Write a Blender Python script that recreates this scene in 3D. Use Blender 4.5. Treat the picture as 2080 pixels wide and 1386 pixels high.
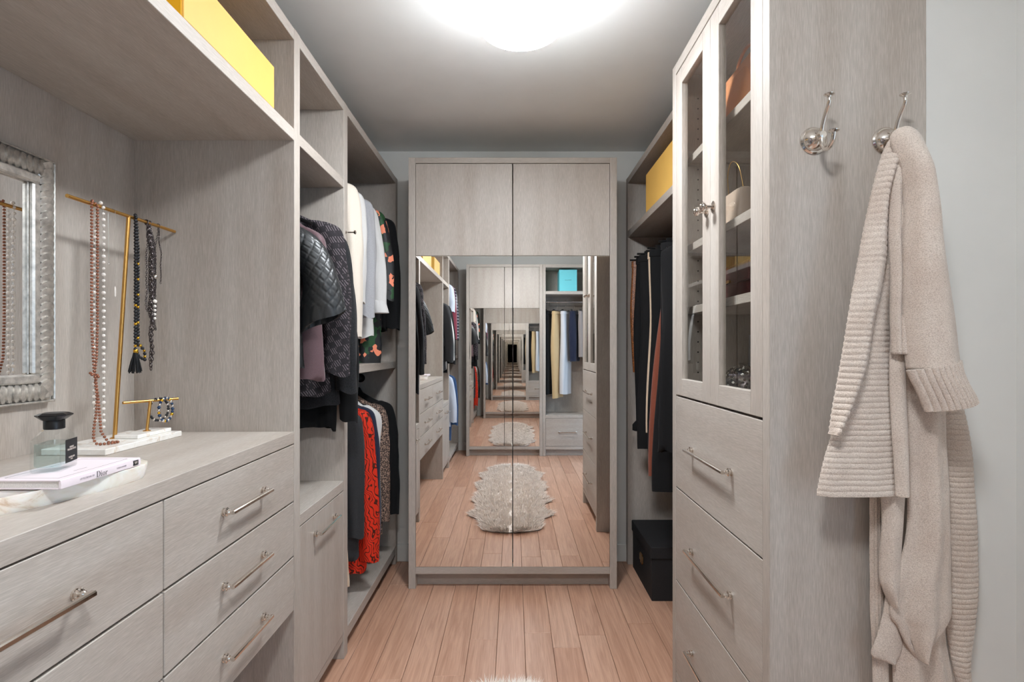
import bpy, math, random
from mathutils import Vector, Matrix, noise as mnoise
random.seed(7)
PI = math.pi
for o in list(bpy.data.objects):
    bpy.data.objects.remove(o)
scene = bpy.context.scene
COL = scene.collection

# ------------------------------------------------------------------ camera
F, CX, CY, CH = 1100.0, 1043.0, 711.0, 1.26        # focal (px), vanishing point (px), eye height (m)
cam = bpy.data.cameras.new('camera')
cam.sensor_fit = 'HORIZONTAL'; cam.sensor_width = 36.0
cam.lens = F / 2080 * 36.0
cam.shift_x = -(CX - 1040) / 2080
cam.shift_y = (CY - 693) / 2080
cam.clip_start = 0.05
camo = bpy.data.objects.new('camera', cam); COL.objects.link(camo)
camo.location = (0, 0, CH); camo.rotation_euler = (PI / 2, 0, 0)
scene.camera = camo

# ------------------------------------------------------------------ world + exposure
world = bpy.data.worlds.new('daylight'); scene.world = world
world.use_nodes = True
wb = world.node_tree.nodes['Background']
wb.inputs[0].default_value = (0.52, 0.75, 1.0, 1); wb.inputs[1].default_value = 2.3
scene.view_settings.view_transform = 'Standard'
scene.view_settings.look = 'None'
scene.view_settings.gamma = 1.0
scene.view_settings.use_curve_mapping = False
scene.view_settings.exposure = 0.40
LAMP_STRENGTH = 110.0
scene.cycles.max_bounces = 16
scene.cycles.diffuse_bounces = 4
scene.cycles.glossy_bounces = 13
scene.cycles.transmission_bounces = 6
scene.cycles.use_adaptive_sampling = True
scene.cycles.adaptive_threshold = 0.07
scene.cycles.adaptive_min_samples = 16
scene.cycles.use_light_tree = False
scene.cycles.transparent_max_bounces = 16
scene.cycles.sample_clamp_indirect = 6.0

# doorway portal: lets the sky find the door opening in the right wall
DOOR_Y0, DOOR_Y1, DOOR_H, RWX = -0.62, 0.28, 2.05, 1.135
pl = bpy.data.lights.new('doorway_daylight_portal', 'AREA')
pl.shape = 'RECTANGLE'; pl.size = DOOR_Y1 - DOOR_Y0; pl.size_y = DOOR_H
pl.cycles.is_portal = True
plo = bpy.data.objects.new('doorway_daylight_portal', pl); COL.objects.link(plo)
plo.location = (RWX + 0.10, (DOOR_Y0 + DOOR_Y1) / 2, DOOR_H / 2)
plo.rotation_euler = (PI / 2, 0, PI / 2)

# ------------------------------------------------------------------ materials
def lin(c):
    return tuple(((v / 255) / 12.92 if v / 255 <= 0.04045 else ((v / 255 + 0.055) / 1.055) ** 2.4) for v in c) + (1,)

class NT:
    def __init__(s, name):
        s.m = bpy.data.materials.new(name); s.m.use_nodes = True
        s.t = s.m.node_tree; s.b = s.t.nodes['Principled BSDF']
        s.out = s.t.nodes['Material Output']
    def n(s, typ, **kw):
        nd = s.t.nodes.new(typ)
        for k, v in kw.items():
            if k.startswith('i_'):
                key = k[2:]
                nd.inputs[int(key) if key.isdigit() else key].default_value = v
            else:
                setattr(nd, k, v)
        return nd
    def l(s, a, b):
        s.t.links.new(a, b)
    def ramp(s, fac, stops, interp='LINEAR'):
        r = s.n('ShaderNodeValToRGB'); r.color_ramp.interpolation = interp
        e = r.color_ramp.elements
        while len(e) < len(stops): e.new(0.5)
        for k, (p, c) in enumerate(stops):
            e[k].position = p; e[k].color = c
        s.l(fac, r.inputs[0]); return r.outputs[0]
    def coords(s, scale, kind='Object', rnd=True, rot=(0, 0, 0)):
        tc = s.n('ShaderNodeTexCoord')
        src = tc.outputs[kind]
        if rnd:
            oi = s.n('ShaderNodeObjectInfo')
            mul = s.n('ShaderNodeMath', operation='MULTIPLY', i_1=7.3); s.l(oi.outputs['Random'], mul.inputs[0])
            va = s.n('ShaderNodeVectorMath', operation='ADD'); s.l(src, va.inputs[0]); s.l(mul.outputs[0], va.inputs[1])
            src = va.outputs[0]
        mp = s.n('ShaderNodeMapping'); mp.inputs['Scale'].default_value = scale; mp.inputs['Rotation'].default_value = rot
        s.l(src, mp.inputs[0]); return mp.outputs[0]
    def noise(s, vec, scale=1.0, detail=3.0, rough=0.55, dist=0.0):
        nz = s.n('ShaderNodeTexNoise'); nz.inputs['Scale'].default_value = scale
        nz.inputs['Detail'].default_value = detail; nz.inputs['Roughness'].default_value = rough
        nz.inputs['Distortion'].default_value = dist
        s.l(vec, nz.inputs['Vector']); return nz.outputs['Fac']
    def mix(s, fac, a, b, blend='MIX'):
        mx = s.n('ShaderNodeMix', data_type='RGBA', blend_type=blend)
        for sock, v in ((mx.inputs['Factor'], fac), (mx.inputs['A'], a), (mx.inputs['B'], b)):
            pass
        f, a_, b_ = mx.inputs[0], mx.inputs[6], mx.inputs[7]
        for sock, v in ((f, fac), (a_, a), (b_, b)):
            if hasattr(v, 'is_linked') or hasattr(v, 'links'): s.l(v, sock)
            else: sock.default_value = v
        return mx.outputs[2]
    def bump(s, h, strength=0.2, dist=0.002):
        b = s.n('ShaderNodeBump'); b.inputs['Strength'].default_value = strength; b.inputs['Distance'].default_value = dist
        s.l(h, b.inputs['Height']); s.l(b.outputs[0], s.b.inputs['Normal'])
    def col(s, c):
        if hasattr(c, 'links'): s.l(c, s.b.inputs['Base Color'])
        else: s.b.inputs['Base Color'].default_value = c
    def set(s, rough=0.5, metal=0.0, spec=0.5, **kw):
        s.b.inputs['Roughness'].default_value = rough; s.b.inputs['Metallic'].default_value = metal
        s.b.inputs['Specular IOR Level'].default_value = spec
        for k, v in kw.items(): s.b.inputs[k.replace('_', ' ')].default_value = v
        return s.m

def wood(name, axis):
    t = NT(name)
    sc = [480.0, 480.0, 480.0]; sc[axis] = 30.0
    sb = [14.0, 14.0, 14.0]; sb[axis] = 1.6
    v = t.coords(tuple(sc)); vb = t.coords(tuple(sb))
    fine = t.noise(v, 1.0, 2, 0.65)
    band = t.noise(vb, 1.0, 1, 0.5, 0.4)
    c1 = t.ramp(fine, [(0.24, lin((171, 163, 154))), (0.5, lin((183, 174, 165))), (0.80, lin((200, 192, 184)))])
    c2 = t.ramp(band, [(0.3, lin((240, 236, 233))), (0.7, lin((255, 255, 255)))])
    t.col(t.mix(1.0, c1, c2, 'MULTIPLY'))
    t.bump(fine, 0.12, 0.001)
    return t.set(0.48, spec=0.35)
WV, WY, WX = wood('cerused_oak_vertical', 2), wood('cerused_oak_along_wall', 1), wood('cerused_oak_across', 0)

def plain(name, rgb, rough=0.6, metal=0.0, spec=0.4, var=0.0, scale=30.0, bump=0.0, **kw):
    t = NT(name)
    if var or bump:
        v = t.coords((scale,) * 3); nz = t.noise(v, 1.0, 3)
        lo = tuple(max(0, x * (1 - var)) for x in rgb); hi = tuple(min(255, x * (1 + var)) for x in rgb)
        if var: t.col(t.ramp(nz, [(0.3, lin(lo)), (0.7, lin(hi))]))
        else: t.col(lin(rgb))
        if bump: t.bump(nz, bump, 0.002)
    else:
        t.col(lin(rgb))
    return t.set(rough, metal, spec, **kw)

M_wall = plain('wall_paint', (222, 221, 217), 0.75, var=0.01, scale=6)
M_ceil = plain('ceiling_paint', (234, 234, 232), 0.85, var=0.01, scale=5)
M_trim = plain('trim_paint', (224, 224, 220), 0.5)
M_chrome = plain('polished_nickel', (222, 214, 206), 0.12, 1.0)
M_rod = plain('dark_rod_metal', (40, 38, 38), 0.3, 0.8)
M_chrod = plain('steel_rod', (200, 200, 205), 0.2, 1.0)
M_mirror = plain('mirror_silver', (247, 246, 244), 0.0, 1.0)
M_gold = plain('brushed_gold', (214, 164, 92), 0.32, 1.0)
M_brass = plain('brass', (205, 165, 100), 0.3, 1.0)
M_black = plain('black_plastic', (22, 21, 22), 0.35)
M_gap = plain('dark_recess', (30, 28, 26), 0.9)
M_blackbox = plain('black_linen_board', (30, 29, 31), 0.75, var=0.2, scale=300)
M_yellow = plain('yellow_board', (226, 178, 88), 0.6, var=0.015, scale=8)
M_yellow2 = plain('deep_yellow_board', (226, 166, 24), 0.6)
M_teal = plain('turquoise_board', (112, 205, 214), 0.6)
M_silver = plain('antique_silver_leaf', (208, 203, 196), 0.36, 0.7, var=0.12, scale=60, bump=0.1)
M_pink = plain('pale_pink_cloth_cover', (238, 224, 228), 0.6)
M_page = plain('book_pages', (225, 218, 212), 0.8, var=0.05, scale=500)
M_ink = plain('black_ink', (32, 30, 32), 0.6)
M_inkgrey = plain('grey_ink', (170, 158, 164), 0.6)
M_inkwhite = plain('pale_ink', (205, 190, 180), 0.6)
M_copper = plain('copper_bead', (150, 98, 76), 0.28, 0.5)
M_pearl = plain('pearl', (236, 228, 220), 0.2, 0.0, 0.7)
M_blackbead = plain('matte_black_bead', (30, 30, 33), 0.5)
M_gun = plain('gunmetal_chain', (92, 84, 84), 0.3, 0.9)
M_goldbead = plain('gold_bead', (222, 172, 60), 0.25, 1.0)
M_bluebead = plain('blue_bead', (40, 62, 92), 0.15)
M_tassel = plain('black_thread', (24, 24, 26), 0.8)
M_thinsilver = plain('silver_chain', (220, 215, 210), 0.2, 1.0)
M_wool = plain('cream_sheepskin', (236, 224, 214), 0.95, var=0.04, scale=20)
M_leather_tan = plain('tan_leather', (216, 146, 100), 0.45)
M_leather_dk = plain('brown_leather', (120, 82, 66), 0.5)
M_burg = plain('burgundy_leather', (72, 30, 34), 0.35)
M_beige = plain('beige_satin', (190, 168, 150), 0.4)
M_sequin = plain('silver_sequin', (190, 186, 180), 0.14, 1.0)
M_greyplastic = plain('grey_pouch', (120, 128, 138), 0.25)
M_hook_dark = M_chrome

def marble():
    t = NT('white_marble'); v = t.coords((14, 14, 14)); nz = t.noise(v, 1.0, 5, 0.6, 1.5)
    t.col(t.ramp(nz, [(0.35, lin((236, 230, 222))), (0.55, lin((246, 243, 238))), (0.62, lin((226, 214, 200)))]))
    return t.set(0.25)
M_marble = marble()
def alab():
    t = NT('alabaster_tray'); v = t.coords((16, 16, 30)); nz = t.noise(v, 1.0, 5, 0.6, 1.2)
    t.col(t.ramp(nz, [(0.38, lin((240, 234, 228))), (0.55, lin((233, 222, 210))), (0.68, lin((205, 178, 152))), (0.8, lin((238, 230, 222)))]))
    return t.set(0.2, Subsurface_Weight=0.15)
M_alab = alab()

def floor_mat():
    t = NT('oak_floor')
    v = t.coords((26, 1.6, 26)); nz = t.noise(v, 1.0, 5, 0.6, 1.4)
    vf = t.coords((220, 6, 220)); nf = t.noise(vf, 1.0, 3, 0.6)
    oi = t.n('ShaderNodeObjectInfo')
    base = t.ramp(oi.outputs['Random'], [(0.0, lin((199, 154, 129))), (0.5, lin((207, 164, 139))), (1.0, lin((215, 174, 150)))])
    g = t.ramp(nz, [(0.34, lin((230, 224, 220))), (0.6, lin((255, 255, 255)))])
    g2 = t.ramp(nf, [(0.3, lin((235, 230, 226))), (0.6, lin((255, 255, 255)))])
    t.col(t.mix(1.0, t.mix(1.0, base, g, 'MULTIPLY'), g2, 'MULTIPLY'))
    t.bump(nf, 0.08, 0.001)
    return t.set(0.33, spec=0.45)
M_floor = floor_mat()

def glass_pane():
    t = NT('window_glass')
    tr = t.n('ShaderNodeBsdfTransparent'); tr.inputs[0].default_value = (0.93, 0.93, 0.92, 1)
    gl = t.n('ShaderNodeBsdfGlossy'); gl.inputs['Roughness'].default_value = 0.0
    fr = t.n('ShaderNodeFresnel', i_0=1.5)
    ge = t.n('ShaderNodeNewGeometry'); sb_ = t.n('ShaderNodeMath', operation='SUBTRACT', i_0=1.0); t.l(ge.outputs['Backfacing'], sb_.inputs[1])
    mu = t.n('ShaderNodeMath', operation='MULTIPLY'); t.l(fr.outputs[0], mu.inputs[0]); t.l(sb_.outputs[0], mu.inputs[1])
    mx = t.n('ShaderNodeMixShader'); t.l(mu.outputs[0], mx.inputs[0]); t.l(tr.outputs[0], mx.inputs[1]); t.l(gl.outputs[0], mx.inputs[2])
    t.l(mx.outputs[0], t.out.inputs[0]); return t.m
M_glass = glass_pane()
def bottle_glass(name, rgb, trans=0.9):
    t = NT(name)
    tr = t.n('ShaderNodeBsdfTransparent'); tr.inputs[0].default_value = rgb
    gl = t.n('ShaderNodeBsdfGlossy'); gl.inputs['Roughness'].default_value = 0.02
    fr = t.n('ShaderNodeFresnel', i_0=1.7)
    ge = t.n('ShaderNodeNewGeometry'); sb_ = t.n('ShaderNodeMath', operation='SUBTRACT', i_0=1.0); t.l(ge.outputs['Backfacing'], sb_.inputs[1])
    mu = t.n('ShaderNodeMath', operation='MULTIPLY'); t.l(fr.outputs[0], mu.inputs[0]); t.l(sb_.outputs[0], mu.inputs[1])
    mx = t.n('ShaderNodeMixShader'); t.l(mu.outputs[0], mx.inputs[0]); t.l(tr.outputs[0], mx.inputs[1]); t.l(gl.outputs[0], mx.inputs[2])
    t.l(mx.outputs[0], t.out.inputs[0]); return t.m
M_bglass = bottle_glass('bottle_glass', (0.97, 0.985, 0.985, 1))
M_liquid = bottle_glass('aqua_perfume', (0.86, 0.945, 0.945, 1))

def lamp_mat(name, k, side=False):
    t = NT(name); v = t.coords((9, 9, 9)); nz = t.noise(v, 1.0, 4, 0.6, 1.5)
    c = t.ramp(nz, [(0.3, (0.99, 1.04, 1.08, 1)), (0.7, (1.0, 1.06, 1.12, 1))])
    em = t.n('ShaderNodeEmission'); em.inputs[1].default_value = LAMP_STRENGTH * k
    if side:       # glow graded dimmer towards the top, shaped to soften the hot spot on the ceiling
        tcz = t.n('ShaderNodeTexCoord'); sx = t.n('ShaderNodeSeparateXYZ'); t.l(tcz.outputs['Object'], sx.inputs[0])
        mr = t.n('ShaderNodeMapRange'); mr.inputs[1].default_value = 0.01; mr.inputs[2].default_value = 0.10
        mr.inputs[3].default_value = LAMP_STRENGTH * k; mr.inputs[4].default_value = LAMP_STRENGTH * k * 0.04
        t.l(sx.outputs[2], mr.inputs[0]); t.l(mr.outputs[0], em.inputs[1])
    t.l(c, em.inputs[0]); t.l(em.outputs[0], t.out.inputs[0]); return t.m
M_lamps = [(lamp_mat('lit_diffuser', 1.0), lamp_mat('lit_alabaster', 0.44, True)), (lamp_mat('lit_diffuser_near', 0.68), lamp_mat('lit_alabaster_near', 0.60, True))]

# cloth ---------------------------------------------------------------
def cloth(name, rgb, rough=0.85, var=0.12, scale=420, sheen=0.2):
    t = NT(name); v = t.coords((scale, scale, scale)); nz = t.noise(v, 1.0, 2)
    lo = tuple(x * (1 - var) for x in rgb); hi = tuple(min(255, x * (1 + var)) for x in rgb)
    t.col(t.ramp(nz, [(0.3, lin(lo)), (0.7, lin(hi))])); t.bump(nz, 0.15, 0.001)
    return t.set(rough, spec=0.2, Sheen_Weight=sheen)
C = {
 'black': cloth('black_cloth', (19, 19, 20), sheen=0.03), 'black2': cloth('soft_black_cloth', (25, 24, 25), sheen=0.03),
 'cream': cloth('cream_silk', (222, 211, 197), 0.6, 0.02), 'white': cloth('white_cotton', (210, 208, 206), 0.8, 0.02),
 'grey': cloth('grey_jersey', (168, 168, 172), 0.85, 0.06), 'charcoal': cloth('charcoal_wool', (50, 50, 52), sheen=0.05),
 'mauve': cloth('mauve_silk', (98, 76, 80), 0.5, 0.05), 'knit': cloth('dark_knit', (36, 36, 38), 0.9, 0.2, 260, 0.05),
 'navy': cloth('navy_cloth', (34, 38, 58)), 'beige': cloth('beige_cloth', (208, 184, 158), 0.8, 0.04),
 'khaki': cloth('khaki_cotton', (196, 168, 126), 0.85, 0.05), 'rust': cloth('rust_cloth', (128, 68, 50), 0.8, 0.06),
 'burgundy': cloth('burgundy_cotton', (116, 46, 60), 0.8, 0.06), 'blue': cloth('blue_denim', (38, 66, 104), 0.85, 0.1),
 'taupe': cloth('taupe_cloth', (150, 140, 136), 0.85, 0.05), 'palegrey': cloth('pale_grey_cotton', (205, 205, 208), 0.85, 0.03),
 'lightblue': cloth('pale_blue_cotton', (192, 200, 214), 0.85, 0.03),
}
def leather_croc():
    t = NT('brown_textured_leather'); v = t.coords((70, 70, 70))
    vo = t.n('ShaderNodeTexVoronoi', feature='DISTANCE_TO_EDGE'); t.l(v, vo.inputs['Vector']); vo.inputs['Scale'].default_value = 1.6
    t.col(t.ramp(vo.outputs['Distance'], [(0.0, lin((88, 46, 20))), (0.25, lin((168, 102, 54)))])); t.bump(vo.outputs['Distance'], 0.4, 0.003)
    return t.set(0.4)
C['croc'] = leather_croc()
def quilt_leather():
    t = NT('black_quilted_leather'); v = t.coords((60, 60, 60)); nz = t.noise(v, 1.0, 3)
    t.col(lin((36, 37, 38))); t.bump(nz, 0.22, 0.002); return t.set(0.4, spec=0.5)
C['quilt'] = quilt_leather()
def tweed():
    t = NT('houndstooth_tweed')
    v = t.coords((1, 1, 1), rot=(0, 0.55, 0))
    w1 = t.n('ShaderNodeTexWave', bands_direction='X'); w1.inputs['Scale'].default_value = 46; w1.inputs['Distortion'].default_value = 1.5; w1.inputs['Detail'].default_value = 1; t.l(v, w1.inputs[0])
    ch = t.coords((44, 44, 44), rot=(0, 0.3, 0)); ck = t.n('ShaderNodeTexChecker'); ck.inputs['Scale'].default_value = 1.0; t.l(ch, ck.inputs[0])
    a = t.ramp(w1.outputs['Fac'], [(0.4, lin((34, 32, 34))), (0.55, lin((92, 84, 88)))])
    b = t.ramp(w1.outputs['Fac'], [(0.2, lin((38, 36, 38))), (0.3, lin((62, 56, 60))), (0.8, lin((38, 36, 38)))])
    t.col(t.mix(ck.outputs['Fac'], a, b)); return t.set(0.9, spec=0.15)
C['tweed'] = tweed()
def floral():
    t = NT('floral_print'); v = t.coords((19, 19, 19)); nz = t.n('ShaderNodeTexNoise'); t.l(v, nz.inputs['Vector']); nz.inputs['Scale'].default_value = 1.2
    ad = t.n('ShaderNodeVectorMath', operation='ADD'); t.l(v, ad.inputs[0]); t.l(nz.outputs['Color'], ad.inputs[1])
    vo = t.n('ShaderNodeTexVoronoi'); vo.inputs['Scale'].default_value = 1.3; t.l(ad.outputs[0], vo.inputs['Vector'])
    sp = t.n('ShaderNodeSeparateColor'); t.l(vo.outputs['Color'], sp.inputs[0])
    t.col(t.ramp(sp.outputs[0], [(0.0, lin((26, 26, 28))), (0.36, lin((34, 76, 42))), (0.64, lin((240, 140, 106))), (0.82, lin((28, 28, 30)))], 'CONSTANT'))
    return t.set(0.6)
C['floral'] = floral()
def redwave():
    t = NT('red_wave_print'); v = t.coords((1, 1, 1), rot=(0, 0.2, 0.2))
    w = t.n('ShaderNodeTexWave', bands_direction='X'); w.inputs['Scale'].default_value = 30; w.inputs['Distortion'].default_value = 16; w.inputs['Detail'].default_value = 1; w.inputs['Detail Scale'].default_value = 0.7
    t.l(v, w.inputs[0])
    t.col(t.ramp(w.outputs['Fac'], [(0.0, lin((60, 26, 18))), (0.13, lin((96, 34, 18))), (0.22, lin((214, 48, 24)))])); return t.set(0.7, spec=0.25)
C['red'] = redwave()
def leopard():
    t = NT('leopard_print'); v = t.coords((130, 130, 130)); vo = t.n('ShaderNodeTexVoronoi'); vo.inputs['Scale'].default_value = 1.2; t.l(v, vo.inputs['Vector'])
    t.col(t.ramp(vo.outputs['Distance'], [(0.2, lin((96, 72, 62))), (0.32, lin((34, 28, 26))), (0.5, lin((40, 32, 30))), (0.6, lin((150, 124, 108)))])); return t.set(0.8)
C['leopard'] = leopard()
def checked():
    t = NT('window_check'); v = t.coords((1, 1, 1))
    w1 = t.n('ShaderNodeTexWave', bands_direction='X'); w1.inputs['Scale'].default_value = 9; t.l(v, w1.inputs[0])
    w2 = t.n('ShaderNodeTexWave', bands_direction='Z'); w2.inputs['Scale'].default_value = 9; t.l(v, w2.inputs[0])
    w3 = t.n('ShaderNodeTexWave', bands_direction='Y'); w3.inputs['Scale'].default_value = 9; t.l(v, w3.inputs[0])
    m1 = t.n('ShaderNodeMath', operation='MAXIMUM'); t.l(w1.outputs['Fac'], m1.inputs[0]); t.l(w2.outputs['Fac'], m1.inputs[1])
    t.col(t.ramp(m1.outputs[0], [(0.9, lin((44, 42, 54))), (0.97, lin((190, 186, 190)))])); return t.set(0.85)
C['check'] = checked()
def knitmat(name, kind):
    t = NT(name); rgb = (216, 201, 188)
    v = t.coords((1, 1, 1), rnd=False); 
    n1 = t.noise(t.coords((420, 420, 620), rnd=False), 1.0, 2)
    n2 = t.noise(t.coords((14, 14, 14), rnd=False), 1.0, 3)
    c = t.ramp(n1, [(0.25, lin((182, 165, 151))), (0.6, lin((222, 208, 196)))])
    t.col(t.mix(1.0, c, t.ramp(n2, [(0.3, lin((240, 236, 234))), (0.7, lin((255, 255, 255)))]), 'MULTIPLY'))
    t.bump(n1, 0.5, 0.003)
    return t.set(0.95, spec=0.1, Sheen_Weight=0.3)
M_knit = knitmat('oatmeal_knit', 0)

# ------------------------------------------------------------------ mesh helpers
WP = {}                                             # world position of each object's origin

class MB:
    def __init__(s): s.v = []; s.f = []
    def box(s, x0, x1, y0, y1, z0, z1):
        b = len(s.v)
        s.v += [(x0, y0, z0), (x1, y0, z0), (x1, y1, z0), (x0, y1, z0), (x0, y0, z1), (x1, y0, z1), (x1, y1, z1), (x0, y1, z1)]
        s.f += [tuple(b + i for i in q) for q in ((0, 3, 2, 1), (4, 5, 6, 7), (0, 1, 5, 4), (1, 2, 6, 5), (2, 3, 7, 6), (3, 0, 4, 7))]
        return s
    def loft(s, rings, caps=True, closed=True, flip=False):
        b = len(s.v); n = len(rings[0])
        for r in rings: s.v += [tuple(p) for p in r]
        for i in range(len(rings) - 1):
            for j in range(n if closed else n - 1):
                k = (j + 1) % n
                q = (b + i * n + j, b + i * n + k, b + (i + 1) * n + k, b + (i + 1) * n + j)
                s.f.append(q[::-1] if flip else q)
        if caps and closed:
            s.f.append(tuple(b + j for j in range(n))[::-1] if not flip else tuple(b + j for j in range(n)))
            e = b + (len(rings) - 1) * n
            s.f.append(tuple(e + j for j in range(n)) if not flip else tuple(e + j for j in range(n))[::-1])
        return s
    def tube(s, path, r, n=8, caps=True):
        P = [Vector(p) for p in path]; rings = []
        up = Vector((0.13, 0.21, 0.97))
        t0 = (P[1] - P[0]).normalized()
        u = t0.cross(up)
        if u.length < 0.1: u = t0.cross(Vector((1, 0, 0)))
        u.normalize()
        for i, p in enumerate(P):
            t = (P[min(i + 1, len(P) - 1)] - P[max(i - 1, 0)]).normalized()
            u = (u - t * u.dot(t)); u.normalize(); w = t.cross(u)
            rr = r[i] if isinstance(r, (list, tuple)) else r
            rings.append([p + (u * math.cos(2 * PI * k / n) + w * math.sin(2 * PI * k / n)) * rr for k in range(n)])
        return s.loft(rings, caps)
    def lathe(s, prof, c=(0, 0, 0), axis='Z', n=24, caps=True):
        rings = []
        for r, h in prof:
            ring = []
            for k in range(n):
                a = 2 * PI * k / n; p, q = r * math.cos(a), r * math.sin(a)
                ring.append({'Z': (c[0] + p, c[1] + q, c[2] + h), 'X': (c[0] + h, c[1] + p, c[2] + q), 'Y': (c[0] + q, c[1] + h, c[2] + p)}[axis])
            rings.append(ring)
        return s.loft(rings, caps)
    def prism(s, poly, z0, z1):
        return s.loft([[(x, y, z0) for x, y in poly], [(x, y, z1) for x, y in poly]])
    def ball(s, c, r, n=8, m=5, sq=1.0):
        return s.lathe([(max(1e-5, r * math.sin(PI * i / m)), -r * sq * math.cos(PI * i / m)) for i in range(m + 1)], c, 'Z', n, False)
    def mesh(s, name, mat=None, off=(0, 0, 0), smooth=None):
        me = bpy.data.meshes.new(name)
        me.from_pydata([(x - off[0], y - off[1], z - off[2]) for x, y, z in s.v], [], s.f)
        me.update()
        if mat: me.materials.append(mat)
        if smooth is not None:
            me.polygons.foreach_set('use_smooth', [True] * len(me.polygons))
            me.set_sharp_from_angle(angle=math.radians(smooth))
        return me

def tag(o, label=None, cat=None, group=None, kind=None):
    if label: o['label'] = label
    if cat: o['category'] = cat
    if group: o['group'] = group
    if kind: o['kind'] = kind
    return o

def link(name, data, parent=None, world=(0, 0, 0), rot=(0, 0, 0)):
    o = bpy.data.objects.new(name, data); COL.objects.link(o)
    if parent:
        o.parent = parent; pw = WP[parent]
        o.location = (world[0] - pw[0], world[1] - pw[1], world[2] - pw[2])
    else:
        o.location = world
    o.rotation_euler = rot
    WP[o] = tuple(world)
    return o

def thing(name, label, cat, loc=(0, 0, 0), group=None, rotz=0):
    o = link(name, None, None, loc, (0, 0, rotz)); o.empty_display_size = 0.05
    return tag(o, label, cat, group)

def part(name, mb, mat, parent, bevel=0.0, smooth=None, label=None):
    """mb in world coordinates"""
    off = WP[parent]
    o = link(name, mb.mesh(name, mat, off, smooth), parent, off)
    if bevel:
        b = o.modifiers.new('bevel', 'BEVEL'); b.width = bevel; b.segments = 1; b.limit_method = 'ANGLE'
    if label: o['label'] = label
    return o

def solo(name, mb, mat, label=None, cat=None, group=None, kind=None, bevel=0.0, smooth=None, origin=None):
    xs = [p[0] for p in mb.v]; ys = [p[1] for p in mb.v]; zs = [p[2] for p in mb.v]
    off = origin or ((min(xs) + max(xs)) / 2, (min(ys) + max(ys)) / 2, min(zs))
    o = link(name, mb.mesh(name, mat, off, smooth), None, off)
    if bevel:
        b = o.modifiers.new('bevel', 'BEVEL'); b.width = bevel; b.segments = 1; b.limit_method = 'ANGLE'
    return tag(o, label, cat, group, kind)

def B(*a): return MB().box(*a)
BV = 0.0012

def spline(pts, n):
    """Catmull-Rom through rows of equal-length tuples"""
    out = []
    m = len(pts)
    for i in range(n):
        t = i / (n - 1) * (m - 1); k = min(int(t), m - 2); f = t - k
        p0, p1, p2, p3 = pts[max(k - 1, 0)], pts[k], pts[k + 1], pts[min(k + 2, m - 1)]
        out.append(tuple(0.5 * ((2 * b) + (-a + c) * f + (2 * a - 5 * b + 4 * c - d) * f * f + (-a + 3 * b - 3 * c + d) * f ** 3) for a, b, c, d in zip(p0, p1, p2, p3)))
    return out

# ------------------------------------------------------------------ dimensions
LX, LB = -0.69, -1.207                # left run: front plane, wall
TOPZ, CEIL = 2.274, 2.444
Y_BACK, Y_REAR = 3.23, -1.09          # end walls
YM = 1.0705                           # the room is symmetric about this plane
FW = 2.852                            # face of far wardrobe
RFW = -0.711                          # face of rear wardrobe
RX, RH = 0.575, 0.67                  # tall cabinet front, right hanging front
TC0, TC1 = 1.216, 1.958               # tall cabinet near / far
SH0, SH1 = 1.92, 1.957                # upper shelf

# ------------------------------------------------------------------ room shell
fl = solo('floor', B(LB - 0.1, 2.6, Y_REAR - 0.1, Y_BACK + 0.1, -0.06, -0.014), M_gap, kind='structure')
fl['label'] = 'pinkish brown oak plank floor'
pw = 0.119
row = 0
x = -0.0705 - pw * 10
while x < RWX + 0.35:
    y = Y_REAR - random.uniform(0.0, 0.9)
    while y < Y_BACK:
        L = random.choice([0.62, 0.8, 0.95, 1.15, 1.35, 1.55])
        y0, y1 = max(y, Y_REAR), min(y + L, Y_BACK)
        if y1 - y0 > 0.02:
            cx, cy = x + pw / 2, (y0 + y1) / 2
            mb = B(-pw / 2 + 0.0007, pw / 2 - 0.0007, -(y1 - y0) / 2 + 0.0007, (y1 - y0) / 2 - 0.0007, -0.014, 0)
            o = link('plank', mb.mesh('plank', M_floor), fl, (cx, cy, 0))
            bv = o.modifiers.new('bevel', 'BEVEL'); bv.width = 0.0012; bv.segments = 1
        y += L
    x += pw
solo('ceiling', B(LB - 0.1, 2.6, Y_REAR - 0.1, Y_BACK + 0.1, CEIL, CEIL + 0.06), M_ceil, kind='structure', label='flat pale grey painted ceiling')
solo('wall_back', B(LB - 0.1, 1.35, Y_BACK, Y_BACK + 0.08, 0, CEIL), M_wall, kind='structure', label='pale wall behind the far mirrored wardrobe')
solo('wall_rear', B(LB - 0.1, 1.35, Y_REAR - 0.08, Y_REAR, 0, CEIL), M_wall, kind='structure', label='pale wall behind the rear mirrored wardrobe')
solo('wall_left', B(LB - 0.1, LB - 0.004, Y_REAR, Y_BACK, 0, CEIL), M_wall, kind='structure', label='wall behind the left cabinets')
mb = MB()
mb.box(0.9275, 1.3, TC0 + 0.006, TC1, 0, CEIL)                   # chase beside the tall cabinet
mb.box(1.2, 1.3, TC1, Y_BACK, 0, CEIL)
mb.box(RWX, RWX + 0.1, DOOR_Y1, TC0 + 0.006, 0, CEIL)
mb.box(RWX, RWX + 0.1, DOOR_Y0, DOOR_Y1, DOOR_H, CEIL)
mb.box(RWX, RWX + 0.1, Y_REAR, DOOR_Y0, 0, CEIL)
solo('wall_right', mb, M_wall, kind='structure', label='off white painted wall beside the cardigan')
for k, (a, b) in enumerate(((DOOR_Y1, DOOR_Y1 + 0.07), (DOOR_Y0 - 0.07, DOOR_Y0))):
    solo('trim_%d' % (k + 1), B(RWX - 0.015, RWX + 0.0, a, b, 0, DOOR_H + 0.07), M_trim, kind='structure', bevel=0.003, label='white painted door casing upright')
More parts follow.
